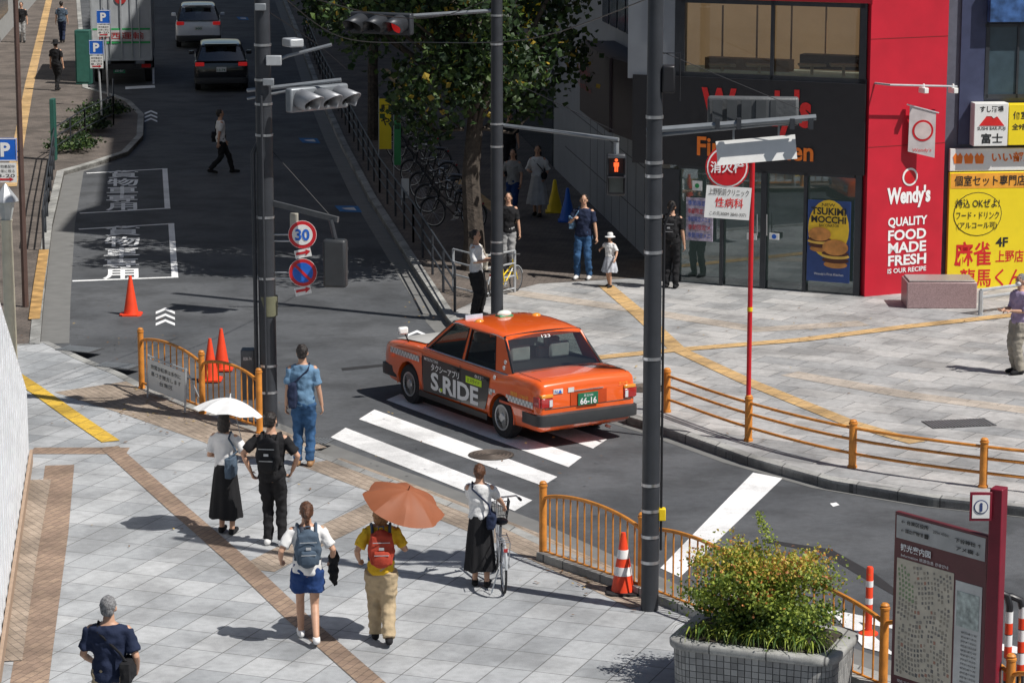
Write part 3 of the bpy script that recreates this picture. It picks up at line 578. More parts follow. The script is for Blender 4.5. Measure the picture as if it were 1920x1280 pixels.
a=zat(463,170,A0); b2=zat(640,150,A0); mb=MB(); mb.tube([a,b2],.03); mb.build('arm',mgrey,A); mb=MB(); mb.tube([a+V((0,0,-.12)),b2+V((-.6,0,-.12))],.02); mb.build('arm',mgrey,A)
c=zat(578,185,A0); veh_signal(A,c+V((.12,.1,0)),(.72,-.7,0),mgrey,visor_l,vl=.42)
mb=MB(); a=zat(500,122,A0); mb.tube([a,zat(540,105,A0),zat(622,84,A0)],.025); mb.build('arm',mgrey,A)
MB().box(zat(549,80,A0),(.22,.3,.12),rz=.5).build('sensor',lgrey,A,bevel=.02); MB().box(zat(515,112,A0)+V((0,-.14,0)),(.22,.1,.14)).build('junction_box',lgrey,A,bevel=.01)
for (x,y) in ((490,12),(505,152)): MB().box(zat(x,y,A0)+V((0,-.16,0)),(.16,.08,.1)).build('bracket',mgrey,A,bevel=.01)
a=zat(508,380,A0); b2=zat(632,412,A0); b2.y-=0.5; b2=AY(634,412,b2.y)
mb=MB(); mb.beam(a,b2,.05,.08); mb.build('arm',mat('arm_dark',(.1,.105,.11),.5,.2),A)
c=AY(629,493,b2.y); mb=MB(); mb.box(c,(.34,.2,.7),rz=-.15); h=mb.build('pedestrian_signal',mat('signal_back',(.03,.033,.037),.5),A,bevel=.04)
for dz in (.17,-.17): mb=MB(); mb.box(c+V((0,.2,dz)),(.34,.22,.02)); mb.build('visor',dgrey,h)
mb=MB(); mb.tube([c+V((0,0,.35)),AY(620,412,b2.y)],.035); mb.build('hanger',dgrey,A)
mb=MB(); mb.tube([zat(512,285,A0),AY(617,402,b2.y)],.006,5); mb.build('stay_cable',black,A)
def roundsign(root,c,r,cols):
    for i,(rr,m_) in enumerate(cols): mb=MB(); mb.disc(c+V((0,-i*.005,0)),(1,0,0),(0,0,1),r*rr,.004); mb.build('sign_face' if i==0 else 'sign_ring',m_,root)
c=zat(567,440,A0)+V((0,-.15,0)); c=AY(567,440,c.y)
roundsign(A,c,.208,((1,white),(.97,red),(.72,white))); txt('30',.21,.17,c+V((0,-.012,0)),(1,0,0),(0,0,1),blue,A,bold=.03,lift=.008)
c=AY(568,511,c.y); roundsign(A,c,.208,((1,white),(.97,red),(.72,blue))); mb=MB(); mb.box(c+V((0,-.018,0)),(.32,.004,.04),rot=Matrix.Rotation(R(45),3,'Y')); mb.build('sign_bar',red,A)
for y in (475,545):
    c2=AY(568,y,c.y); MB().box(c2,(.24,.01,.12),rot=Matrix.Rotation(R(-12),3,'Y')).build('sign_plate',white,A); mb=MB(); mb.prism([c2+V(p)+V((0,-.008,0)) for p in ((-.1,0,-.03),(.04,0,0.0),(.04,0,-.03),(.11,0,.035),(.04,0,.06),(.04,0,.035),(-.1,0,.01))],(0,-.004,0)); mb.build('arrow',red,A)
for y in (440,452,511,522): mb=MB(); mb.tube([zat(508,y,A0),AY(545,y,c.y)],.012,6); mb.build('bracket',lgrey,A)
MB().box(AY(551,415,c.y)+V((0,.05,0)),(.12,.1,.22)).build('junction_box',mat('beige_box',(.35,.33,.28)),A,bevel=.01)
MB().lathe([(.001,0),(.13,.01),(.14,.3),(.001,.31)],A0+V((0.02,0,1.65)),16).build('collar_box',mat('olive_box',(.16,.16,.1),.6),A)
B0=P(932,600,PZ); B=thing('traffic_light_pole','middle dark pole by the waiting woman with the red walking signal on its arm','pole',B0)
pole(B,B0,9.5,.11,.09,bands=(1.2,1.4,3.1,3.5,4.9,5.4))
mb=MB(); mb.tube([zat(930,20,B0),zat(775,30,B0)],.035); mb.build('arm',mgrey,B)
veh_signal(B,zat(716,44,B0),(-.42,-.9,0),dgrey,dgrey,lit=1,vl=.5,hscale=1.08)
a=zat(945,235,B0); b2=AY(1160,262,B0.y-1.0); mb=MB(); mb.tube([a,b2],.035); mb.build('arm',mgrey,B)
c=AY(1155,327,b2.y); mb=MB(); mb.box(c,(.33,.2,.72)); h=mb.build('pedestrian_signal',dgrey,B,bevel=.03)
for dz,m_ in ((.17,mat('signal_red_back',(.06,.012,.01),.4)),(-.17,mat('signal_off',(.1,.13,.13),.3))):
    MB().box(c+V((0,-.105,dz)),(.24,.01,.26)).build('lens',m_,h); mb=MB(); mb.box(c+V((0,-.2,dz+.15)),(.3,.2,.012)); mb.box(c+V((-.15,-.18,dz)),(.012,.16,.3)); mb.box(c+V((.15,-.18,dz)),(.012,.16,.3)); mb.build('visor',dgrey,h)
mb=MB(); cc=c+V((0,-.115,.17)); mb.disc(cc+V((0,0,.09)),(1,0,0),(0,0,1),.028,.006,12); 
for q_ in (((-.045,.05),(.045,.05),(.045,-.02),(-.045,-.02)),((-.03,-.02),(-.004,-.02),(-.004,-.11),(-.03,-.11)),((.004,-.02),(.03,-.02),(.03,-.11),(.004,-.11))): mb.prism([cc+V((x,0,z)) for x,z in q_],(0,-.006,0))
mb.build('walking_man_symbol',lensg,h)
mb=MB(); mb.tube([c+V((0,0,.36)),c+V((0,0,.55))],.05); mb.build('hanger',mgrey,B)
mb=MB(); mb.tube([zat(943,145,B0),AY(1150,245,b2.y)],.006,5); mb.build('stay_cable',black,B)
K0=P(1218,1142,PZ); K=thing('traffic_light_pole','tallest nearest dark pole with a back view signal and white plate on its arm','pole',K0)
pole(K,K0,9.0,.1,.078,bands=(.55,.85,1.15,1.45,2.9,4.1,4.5,4.95,5.1,5.6))
a=zat(1212,245,K0); b2=zat(1530,220,K0); mb=MB(); mb.tube([a,b2],.034); mb.build('arm',mgrey,K); mb=MB(); mb.tube([a+V((0,.05,-.07)),b2+V((-.15,.05,-.05))],.02); mb.build('arm',mgrey,K)
c=zat(1415,212,K0)+V((0,.22,0)); h=veh_signal(K,c,(.12,1,0),mat('signal_back_grey',(.1,.105,.11),.5,bump=.2),dgrey,vl=.3,hscale=.9)
for k in range(6): mb=MB(); mb.box(c+V((-.4+k*.16,-.085,0)),(.11,.03,.26)); mb.build('rib',mat('signal_rib',(.055,.06,.065),.5),h)
c=zat(1420,284,K0)+V((0,.12,0)); mb=MB(); mb.box(c,(.88,.012,.27),rot=Matrix.Rotation(R(-5),3,'Y')@Matrix.Rotation(R(-14),3,'X')); mb.build('white_plate',white,K)
for x in (-.25,.25): mb=MB(); mb.tube([c+V((x,.06,0)),c+V((x,.06,.3))],.012); mb.build('bracket',mgrey,K)
for x in (1345,1385,1485,1520): MB().box(zat(x,232,K0),(.05,.1,.12)).build('clamp',dgrey,K)
mb=MB(); mb.tube([zat(1235,95,K0),zat(1500,205,K0)],.004,5); mb.build('stay_cable',black,K)
MB().box(zat(1253,148,K0),(.14,.18,.3)).build('speaker_box',black,K,bevel=.02)
mb=MB(); mb.tube([zat(1240,100,K0),zat(1275,100,K0),zat(1275,190,K0)],.008,6); mb.build('conduit',black,K); mb=MB(); mb.tube([K0+V((.12,0,.7)),K0+V((.12,0,4.4)),zat(1262,380,K0)],.014,6); mb.build('conduit',black,K)
MB().box(K0+V((.13,0,1.12)),(.08,.1,.14)).build('push_button_box',yellow,K,bevel=.01)
h0=P(1402,826,PZ); t=thing('hydrant_sign_post','slim red post with round red hydrant sign and white clinic plate','sign',h0)
pz=zat(1405,312,h0).z; mb=MB(); mb.lathe([(.035,0),(.035,pz)],h0,12); mb.build('post',red,t)
c=zat(1363,312,h0)+V((0,-.06,0)); roundsign(t,c,.31,((1,red),(.93,white),(.86,red))); txt('消火栓',.48,.17,c,(1,0,0),(0,0,1),wmark,t,lift=.025,bold=.02)
c=zat(1364,379,h0)+V((0,-.06,0)); MB().box(c,(.64,.012,.46),rot=Matrix.Rotation(R(4),3,'Y')).build('plate',wsign,t)
rr=(math.cos(R(4)),0,-math.sin(R(4))); uu=(math.sin(R(4)),0,math.cos(R(4)))
txt('上野駅前クリニック',.57,.1,c+V((0.012,-.008,.15)),rr,uu,ink,t,bold=.0); txt('性病科',.4,.14,c+V((.02,-.008,0)),rr,uu,redlet,t,bold=.01); txt('この先300M 3843-3371',.52,.06,c+V((0,-.008,-.16)),rr,uu,ink,t)
MB().lathe([(.04,0),(.04,.06)],h0+V((0,0,1.9)),12).build('band',yellow,t)
def cable(pts,Y,label,r=.008):
    p=[AY(x,y,Yy) for (x,y),Yy in zip(pts,Y)]; q_=smoothpts(p,8); mb=MB(); mb.tube(q_,r,5); o=mb.build('overhead_cable',black); tag(o,label,'cable')
cable([(525,-10),(640,70),(800,80),(1000,72),(1240,-12)],[40,42,43,38,30],'long black cable sagging between the poles across the top')
cable([(560,-10),(720,30),(830,30),(940,-10)],[40,43,46,50],'short black cable sagging above the red lit signal')
cable([(500,20),(590,80),(650,130)],[40,43,45],'thin black cable running down right from the left pole top')
def psign(base,zc,s,root,oy=-.05):
    c=V((base.x,base.y+oy,zc)); MB().box(c,(s,.012,s)).build('sign_face',blue,root,bevel=.004); txt('P',s*.42,s*.62,c+V((0,-.006,0)),(1,0,0),(0,0,1),wmark,root,bold=.04)
    mb=MB(); w=s/2*.94
    for a_,b_ in (((-w,w),(w,w)),((-w,-w),(w,-w)),((-w,-w),(-w,w)),((w,-w),(w,w))): mb.beam(c+V((a_[0],-.008,a_[1])),c+V((b_[0],-.008,b_[1])),.004,s*.04)
    mb.build('sign_border',wmark,root)
    c=c+V((0,0,-s*1.0)); MB().box(c,(s*.9,.012,s*.85)).build('plate',wsign,root)
    for i,tx in enumerate(('貨物集配中','の車に限る','8-20')): txt(tx,s*.75,s*.14,c+V((0,-.006,s*.27-i*s*.2)),(1,0,0),(0,0,1),ink,root)
    mb=MB(); mb.prism([c+V((x*s,-.008,z*s)) for x,z in ((-.3,-.33),(.15,-.33),(.15,-.38),(.32,-.29),(.15,-.2),(.15,-.25),(-.3,-.25))],(0,-.004,0)); mb.build('arrow',red,root)
b0=P(192,235,PZ); t=thing('parking_sign_post','grey post with blue parking sign, nearer one by the planting bed','sign',b0); mb=MB(); mb.tube([b0,zat(182,75,b0)],.03); mb.build('post',lgrey,t); c=zat(181,89,b0); psign(V((c.x,b0.y,0)),c.z,.42,t)
b0=P(204,200,PZ); t=thing('parking_sign_post','grey post with blue parking sign, farther one in front of the truck','sign',b0); mb=MB(); mb.tube([b0,zat(194,15,b0)],.03); mb.build('post',lgrey,t); c=zat(194,32,b0); psign(V((c.x,b0.y,0)),c.z,.42,t)
b0=P(48,575,PZ); t=thing('parking_sign_post','tall brown pole at the left edge with a large blue parking sign','sign',b0); mb=MB(); mb.tube([b0,zat(28,-30,b0)],[.06,.045]); mb.build('post',mat('brown_pole',(.1,.06,.05),.5),t); c=zat(11,280,b0); psign(V((c.x,b0.y,0)),c.z,.42,t); mb=MB(); mb.tube([zat(38,285,b0),V((c.x,b0.y-.02,c.z))],.012); mb.build('bracket',lgrey,t)
b0=P(22,735,PZ); t=thing('street_lamp','cream street lamp with a glass lantern at the left edge','lamp',b0); zt=zat(12,412,b0); mb=MB(); mb.lathe([(.14,0),(.14,.3),(.1,.35),(.085,zt.z-.05),(.1,zt.z)],V((zt.x,b0.y,0)),16); mb.build('post',cream,t)
c=V((zt.x,b0.y,zt.z)); mb=MB(); mb.lathe([(.08,0),(.14,.28),(.13,.29)],c,8); mb.build('lantern_glass',mat('lantern_glass',(.5,.52,.5),.2),t); mb=MB(); mb.lathe([(.2,.29),(.19,.33),(.06,.5),(.02,.56)],c,8); mb.build('lantern_roof',lgrey,t)
b0=P(102,300,PZ); t=thing('street_sign','dark green narrow sign panel on the left planting bed','sign',b0); MB().box(b0+V((0,0,.8)),(.12,.3,1.6)).build('panel',mat('green_dark',(.02,.1,.08)),t,bevel=.01)
for (x,yb,yt,w,m_,tx,lb) in ((722,300,182,26,ysign,'麺や','yellow upright advertising banner beside the railing'),(745,330,215,14,mat('green_banner',(.05,.3,.1)),'旨','narrow green and white banner behind the yellow one'),(760,385,340,14,wsign,'酒','small white sign plate tied to the dark railing')):
    b0=P(x,yb,PZ); c0=zat(x,yb,b0); c1=zat(x,yt,b0); t=thing('advertising_banner',lb,'banner',b0); s_=w/80; mb=MB(); mb.box((c0+c1)/2+V((0,0,.12)),(s_,.015,(c1-c0).z*.8)); mb.build('cloth',m_,t); mb=MB(); mb.tube([b0+V((-s_/2,0,0)),c1+V((-s_/2,0,0))],.012,6); mb.build('rod',lgrey,t)
    for i,ch in enumerate(tx): txt(ch,s_*.7,s_*.7,c1+V((0,-.01,-.3-i*s_)),(1,0,0),(0,0,1),ink,t,bold=.02)
for x,y,m_,lb in ((1040,398,yellow,'yellow warning stand on the shaded pavement'),(1064,415,blue,'blue warning stand beside the yellow one')):
    b0=P(x,y,PZ); t=thing('warning_stand',lb,'barrier',b0,local=True); MB().lathe([(.2,0),(.19,.04),(.07,.5),(.04,.72),(.02,.75)],(0,0,0),12).build('cone_body',m_,t); MB().box((0,0,.02),(.42,.42,.03)).build('base',m_,t)
# Info map board
IA,IB=(3.79,26.1),(4.55,25.15); WI=Wall(IA,IB); maroon=mat('maroon',(.2,.012,.028),.4)
t=thing('map_board','maroon street map board with white map panel and tall post','sign',(IB[0],IB[1],0)); f=MB(); WI.slab(f,0,.1,WI.L,2.22,-.06,.06); f.build('board',mat('map_maroon',(.11,.022,.028),.4),t,bevel=.01)
f=MB(); zz=AY(1850,912,IB[1]).z; f.box((IB[0]+.08,IB[1]-.03,zz/2),(.13,.16,zz),rz=-.5); f.build('post',maroon,t,bevel=.01)
def S(name,m,u0,z0,u1,z1,o): f=MB(); WI.slab(f,u0,z0,u1,z1,o,.003); return f.build(name,m,t,0)
S('header_panel',mat('header_grey',(.42,.42,.41),.4),.03,1.96,WI.L-.03,2.19,.001)
L=WI.L
S('map_panel',mat('map_base',(.56,.5,.4),.4,var=.15,scale=8),.05,.55,L*.66,1.76,.002); S('map_margin',mat('map_white',(.58,.58,.56),.4),L*.68,.55,L-.05,1.7,.002)
S('inset_map',mat('map_inset',(.4,.45,.42),.4,var=.5,scale=16),L*.7,1.25,L-.08,1.6,.006)
f=MB(); rng=random.Random(3)
ua,ub,za,zb_=.06,L*.65,.56,1.75
NX,NZ=17,24
for j in range(NX*NZ):
    i_=j%NX; k_=j//NX; x_=(i_+.5)/NX-.5; y_=(k_+.5)/NZ-.5; an=.35*math.sin(y_*3+.6)
    hw_,hz_=.36/NX*rng.uniform(.6,1.1),.36/NZ*rng.uniform(.6,1.1)
    if rng.random()<.06 or abs(x_+y_*.6)<.03 or abs(x_-.25+y_*.3)<.018 or abs(y_-.1-x_*.35)<.02: continue
    cx_,cy_=x_+.03*math.sin(y_*8),y_+.02*math.sin(x_*9)
    if abs(cx_)+hw_>.49 or abs(cy_)+hz_>.49: continue
    mi=rng.choice((0,0,0,1,1,2)) if rng.random()<.93 else 4
    if x_<-.2 and y_>.15: mi=3
    q_=[]
    for a_,b_ in ((-1,-1),(1,-1),(1,1),(-1,1)):
        dx,dy=a_*hw_,b_*hz_; q_.append(WI.pt((ua+ub)/2+(cx_+dx*math.cos(an)-dy*math.sin(an))*(ub-ua),(za+zb_)/2+(cy_+dx*math.sin(an)*.6+dy*math.cos(an))*(zb_-za),.006))
    f.prism(q_,WI.n*.001,mi)
f.build('map_blocks',[mat('map_b0',(.25,.23,.2),.4),mat('map_b1',(.33,.29,.23),.4),mat('map_b2',(.15,.145,.14),.4),mat('map_b3',(.22,.3,.16),.4),mat('map_b4',(.4,.2,.14),.4)],t,0)
def TI(b_,u,z,w,h,m_,bold=0): txt(b_,w,h,WI.pt(u,z,.009),WI.d,(0,0,1),m_,t,bold=bold)
TI('← 台東区役所',.28,2.14,.36,.045,ink,.02); TI('← 国立博物館 ℹ',.28,2.05,.36,.045,ink,.02); TI('200m 450m',.62,2.12,.2,.03,ink); TI('下谷神社 ↑',L*.8,2.1,.34,.045,ink,.02); TI('アメ横 ↓',L*.8,2.02,.3,.045,ink,.02)
TI('観光案内図',.3,1.88,.4,.075,wmark,.02); TI('Information 旅游信息 관광안내',.42,1.8,.62,.035,wmark)
TI('台東区上野7丁目',.34,.42,.5,.08,wmark,.02); TI('Ueno 7 Taito City',.3,.33,.4,.04,wmark); TI('現在アプリ情報はこちらへ',.35,.505,.5,.03,wmark)
for k in range(14): TI('駅前通り商店会案内'[:5+k%4],L*.84,1.2-k*.045,.2,.022,ink)
c=V((IB[0]-.0,IB[1]-.04,AY(1822,944,IB[1]).z)); MB().box(c+V((-.1,-.06,0)),(.21,.02,.28)).build('information_sign',maroon,t,bevel=.004)
c=c+V((-.1,-.072,0)); MB().box(c,(.165,.006,.225)).build('information_face',white,t)
mb=MB(); mb.disc(c+V((0,-.004,0)),(1,0,0),(0,0,1),.068,.004); mb.build('information_disc',mat('info_blue',(.03,.05,.16)),t); mb=MB(); mb.disc(c+V((0,-.0085,0)),(1,0,0),(0,0,1),.058,.003); mb.build('information_disc_inner',white,t); txt('i',.028,.085,c,(1,0,0),(0,0,1),mat('info_blue',(.03,.05,.16)),t,bold=.05,lift=.016)
# planter
pc=V((2.6,26.95,PZ)); pr=R(-22); t=thing('planter','rounded grey tiled stone planter box holding the leafy shrub','planter',pc,pr,local=True)
def rrect(w,d,r,n=6):
    o=[]
    for cx,cy,a0 in ((w/2-r,d/2-r,0),(-w/2+r,d/2-r,90),(-w/2+r,-d/2+r,180),(w/2-r,-d/2+r,270)):
        for i in range(n+1): a=R(a0+90*i/n); o.append((cx+r*math.cos(a),cy+r*math.sin(a)))
    return o
def ring(w,d,r,z): return [V((x,y,z)) for x,y in rrect(w,d,r)]
pmt=mat('planter_joint',(.1,.1,.1),.9); PW,PD=1.7,1.08
mb=MB(); mb.loft([ring(PW-.04,PD-.04,.22,0),ring(PW,PD,.22,.5)]); mb.build('wall',pmt,t,60)
mb=MB(); base=rrect(PW,PD,.22,8); n=len(base); segs=[]
for i in range(n):
    a=V((*base[i],0)); b_=V((*base[(i+1)%n],0)); L_=(b_-a).length; k=max(1,round(L_/.075))
    for j in range(k): segs.append((a.lerp(b_,(j+.06)/k),a.lerp(b_,(j+.94)/k)))
for r_ in range(7):
    z0=.01+r_*.07
    for (a,b_) in segs:
        d=(b_-a).normalized(); nn=V((d.y,-d.x,0)); sc_=.98+.0033*r_
        q_=[a*sc_+V((0,0,z0)),b_*sc_+V((0,0,z0)),b_*(sc_+.003)+V((0,0,z0+.064)),a*(sc_+.003)+V((0,0,z0+.064))]
        mb.prism([v+nn*.004 for v in q_],nn*.006,random.choice((0,0,1,2)))
mb.build('tiles',[mat('ptile_a',(.27,.27,.265),.8),mat('ptile_b',(.22,.22,.215),.8),mat('ptile_c',(.33,.33,.32),.8)],t,0)
mb=MB(); mb.loft([ring(PW+.08,PD+.08,.24,.5),ring(PW+.1,PD+.1,.25,.52),ring(PW+.1,PD+.1,.25,.57),ring(PW+.07,PD+.07,.24,.585),ring(PW-.18,PD-.18,.2,.585),ring(PW-.2,PD-.2,.2,.53)]); mb.build('rim',kerbm,t,50)
mb=MB(); mb.poly([V((x,y,.588)) for x,y in rrect(PW-.22,PD-.22,.18)]); mb.build('soil',soil,t)
# ---------- foliage
def leafmat(name,c,tr=.25):
    m=mat(name,c,.55,var=.35,scale=3); nt=m.node_tree
    b=nt.nodes['Principled BSDF']; out=nt.nodes['Material Output']; tl=nt.nodes.new('ShaderNodeBsdfTranslucent'); tl.inputs[0].default_value=tuple(min(1,x*1.6) for x in c)+(1,)
    x=nt.nodes.new('ShaderNodeMixShader'); x.inputs[0].default_value=tr; nt.links.new(b.outputs[0],x.inputs[1]); nt.links.new(tl.outputs[0],x.inputs[2]); nt.links.new(x.outputs[0],out.inputs[0]); return m
LG=[leafmat('leaf_dark',(.014,.034,.011),.15),leafmat('leaf_mid',(.028,.06,.015),.18),leafmat('leaf_light',(.065,.11,.022),.2),leafmat('leaf_yellow',(.34,.24,.03))]
def leaf(mb,p,s,mi,up=.5,asp=.5):
    d=V((random.gauss(0,1),random.gauss(0,1),random.gauss(0,1)-up*.3)).normalized(); n=V((random.gauss(0,1),random.gauss(0,1),random.gauss(.8,.8))); a=d.cross(n)
    if a.length<.01: return
    a=a.normalized()*s*asp; d=d*s; c=d.cross(a).normalized()*s*.12
    mb.add([p,p+d*.5+a+c,p+d,p+d*.5-a+c],[(0,1,2,3)],mi)
def tree(base,label,clumps,branches,n,ls):
    t=thing('street_tree',label,'tree',base,0,'street trees on the shaded pavement')
    mb=MB()
    for pts,rs in branches: mb.tube([base+V(p) for p in pts],rs,9)
    for c in clumps[::2]:
        if c[2]<7: mb.tube([base+V((c[0]*.15,c[1]*.15,max(2.8,c[2]-1.4))),base+V((c[0]*.6,c[1]*.6,c[2]-.5)),base+V(c[:3])],[.045,.03,.01],5)
    mb.build('trunk',mat('bark',(.065,.052,.042),.9,var=.4,scale=12,bump=.8,bscale=25),t)
    mb=MB(); tot=sum(c[3]**2 for c in clumps)
    for (x,y,z,r) in clumps:
        k=int(n*r*r/tot); c=base+V((x,y,z)); lightc=random.random()
        for i in range(k):
            d=V((random.gauss(0,1),random.gauss(0,1),random.gauss(0,.75))).normalized()*r*random.random()**.33*random.choice((1,1,1.35))
            q_=random.random(); mi=3 if q_<.035 else (2 if q_<.1+.25*lightc else (0 if q_<.6 else 1))
            leaf(mb,c+d,ls*random.uniform(.6,1.3),mi)
    mb.build('crown',LG,t,0); return t
tb=P(887,505,PZ)
cl=[]
for i in range(52):
    a=random.uniform(0,6.28); rr=random.uniform(.6,3.5); z=random.uniform(3.8,9.5); k=1-.2*abs(z-6)/3
    cl.append((math.cos(a)*rr*k,math.sin(a)*rr*k,z,random.uniform(.45,.85)))
for x,y,z,r in ((-1.2,-.6,3.3,.45),(-.8,-.3,2.8,.38),(-1.3,.2,3.8,.5),(-2.1,-.3,4.6,.5),(-2.7,.2,5,.5),(1.1,-.4,4.0,.4),(1.6,0,4.6,.4),(.9,.4,3.3,.4),(1.9,.4,5.2,.4),(-1.5,-.5,5.2,.6),(-3.2,0,5.7,.5),(-3.0,.3,5.1,.4),(1.3,.2,3.2,.3),(-.4,-.7,4.3,.45),(.1,-.7,5.0,.5),(-.6,-.7,5.3,.55),(.5,-.6,4.3,.35),(-.2,-.7,3.6,.3)): cl.append((x,y,z,r))
tree(tb,'large street tree with dark leafy crown spreading over the shaded pavement',cl,[([(0,0,-.1),(.02,0,.6),(-.05,0,1.8),(.05,0,3),(-.1,0,4.3),(-.2,0,6),(-.1,.2,8)],[.28,.21,.18,.16,.13,.1,.05]),([(.05,0,2.8),(.5,.1,3.8),(1.2,.1,4.8),(1.8,.2,6)],[.09,.07,.05,.03]),([(-.1,0,3.2),(-.7,-.2,3.9),(-1.6,-.3,4.6),(-2.6,0,5.3)],[.07,.055,.04,.02]),([(-.15,0,4.6),(-.5,.8,5.6),(-.9,1.6,6.8)],[.08,.06,.02])],22000,.135)
tb=P(700,262,PZ)
cl=[(random.gauss(0,1.3),random.gauss(0,1.6),random.uniform(4.2,9),random.uniform(.6,1.1)) for i in range(28)]
tree(tb,'second street tree farther along the right kerb, dark trunk',cl,[([(0,0,-.1),(0,0,2),(.1,0,4),(0,0,7)],[.17,.14,.11,.05]),([(0,0,3),(-.8,0,4.2),(-1.5,0,5.5)],[.07,.05,.02]),([(0,0,3.2),(.9,.2,4.4),(1.5,0,5.8)],[.07,.05,.02])],9000,.17)
tb=P(600,60,PZ)+V((1.5,0,0))
cl=[(random.gauss(0,1.6),random.gauss(0,1.8),random.uniform(3.6,8),random.uniform(.7,1.2)) for i in range(22)]
tree(tb,'third street tree, farthest away at the top of the street',cl,[([(0,0,-.1),(0,0,2),(.1,0,4),(0,0,7)],[.17,.14,.11,.05])],6000,.22)
def bush(name,label,c,rx,ry,rz_,n,ls,mats,local_rot=0,fn=None,base=.15,lo=.45,hi=.95,ncl=44,sh_=None):
    t=thing(name,label,'shrub',c,0); mb=MB()
    for k in range(14):
        a=random.uniform(0,6.28); e_=V((math.cos(a)*rx*.6*random.random(),math.sin(a)*ry*.6*random.random(),rz_*random.uniform(.6,.95))); mb.tube([c+V((e_.x*.2,e_.y*.2,0)),c+e_*.5+V((0,0,.1)),c+e_],[.018,.012,.004],5)
    mb.build('stem',mat('stem_brown',(.12,.08,.05),.9),t)
    mb=MB(); cls=[]
    M=Matrix.Rotation(local_rot,3,'Z')
    for k in range(ncl):
        d=V((random.gauss(0,1),random.gauss(0,1),random.gauss(0,1))).normalized()*random.uniform(lo,hi); p=M@V((d.x*rx,d.y*ry,rz_*.52+d.z*rz_*.5))
        if sh_: p=sh_(p)
        cls.append((p,random.uniform(.06,.13)))
    for i in range(n):
        q_,s_=random.choice(cls); k=rx/.7; p=q_+V((random.gauss(0,s_*k),random.gauss(0,s_*k),random.gauss(0,s_*.8)))
        if p.z<base: p.z=base+random.random()*.1
        mi=fn(p) if fn else random.choice((0,0,0,1,1,2)); leaf(mb,c+p,ls*random.uniform(.6,1.3),mi)
    mb.build('foliage',mats,t,0); return t
for x,y,k in ((165,245,0),(142,280,1),(190,218,2)):
    bush('hedge_shrub',('low dark shrub in the left planting bed, middle one','low dark shrub in the left planting bed, nearest one','low dark shrub in the left planting bed, farthest one')[k],P(x,y,PZ),.8,1.6,.3,1600,.08,LG)
SG=[leafmat('shrub_green',(.13,.19,.03)),leafmat('shrub_lime',(.3,.36,.055)),leafmat('shrub_gold',(.55,.42,.08)),leafmat('shrub_rust',(.5,.19,.06)),leafmat('shrub_deep',(.05,.1,.02))]
def sfn(p):
    q_=random.random(); w=noise.noise(V((p.x*2.2+3,p.y*2.2,p.z*2.2)))
    if p.z>.75: return (2 if q_<.4 else 3 if q_<.47+w*.35 else 1) if q_<.9 else 0
    if p.z>.35: return 1 if q_<.46 else (3 if q_<.49+w*.25 else 0)
    return 4 if q_<.35 else (0 if q_<.8 else 1)
sb=V((2.66,27.0,PZ+.55))
sh=bush('planter_shrub','bushy yellow green shrub with light rust tips filling the stone planter',sb,.76,.55,.96,21000,.036,SG,local_rot=pr,fn=sfn,base=.05,lo=.35,hi=1.0,ncl=76,sh_=lambda p: V((p.x*(1.1-.25*max(0,p.z-.5))-.05,p.y,p.z+.1*noise.noise(V((p.x*4,p.y*4,1))))))
mb=MB()
for k in range(60):
    a=random.uniform(0,6.28); r_=random.uniform(.1,.75); p=sb+V((math.cos(a)*r_,math.sin(a)*r_*.65,random.uniform(.55,.95)*(1-.25*r_))); d=V((math.cos(a)*.12,math.sin(a)*.12,random.uniform(.06,.2)))
    for j in range(20): leaf(mb,p+d*j/20,.028,random.choice((1,1,2,2,3,0)))
for j in range(220): k=j/220; leaf(mb,sb+V((-.08+.05*math.sin(k*5)+random.gauss(0,.05*(1-k)+.01),random.gauss(0,.03),.9+k*.44)),.03,random.choice((0,1,1)))
mb.build('young_shoots',SG,sh,0)
mb=MB()
for k in range(240):
    a=random.uniform(-3.1,.3); M=Matrix.Rotation(pr,3,'Z'); b_=sb+M@V((random.uniform(-.72,.62),random.uniform(-.4,-.2),0)); L_=random.uniform(.14,.32); d=V((math.cos(a),math.sin(a),0)); n=V((-d.y,d.x,0))*.008
    p1_=b_+d*L_*.4+V((0,0,L_*.65)); p2_=b_+d*L_*.85+V((0,0,L_*.5)); p3_=b_+d*L_*1.1+V((0,0,L_*.15))
    mb.add([b_-n,b_+n,p1_+n,p1_-n,p2_+n*.7,p2_-n*.7,p3_],[(0,1,2,3),(3,2,4,5),(5,4,6)],random.choice((0,1,1,4)))
gp=mb.build('grass_plant',SG,None,0); tag(gp,'arching strap leaved grass plants along the planter front edge','plant',kind='stuff')
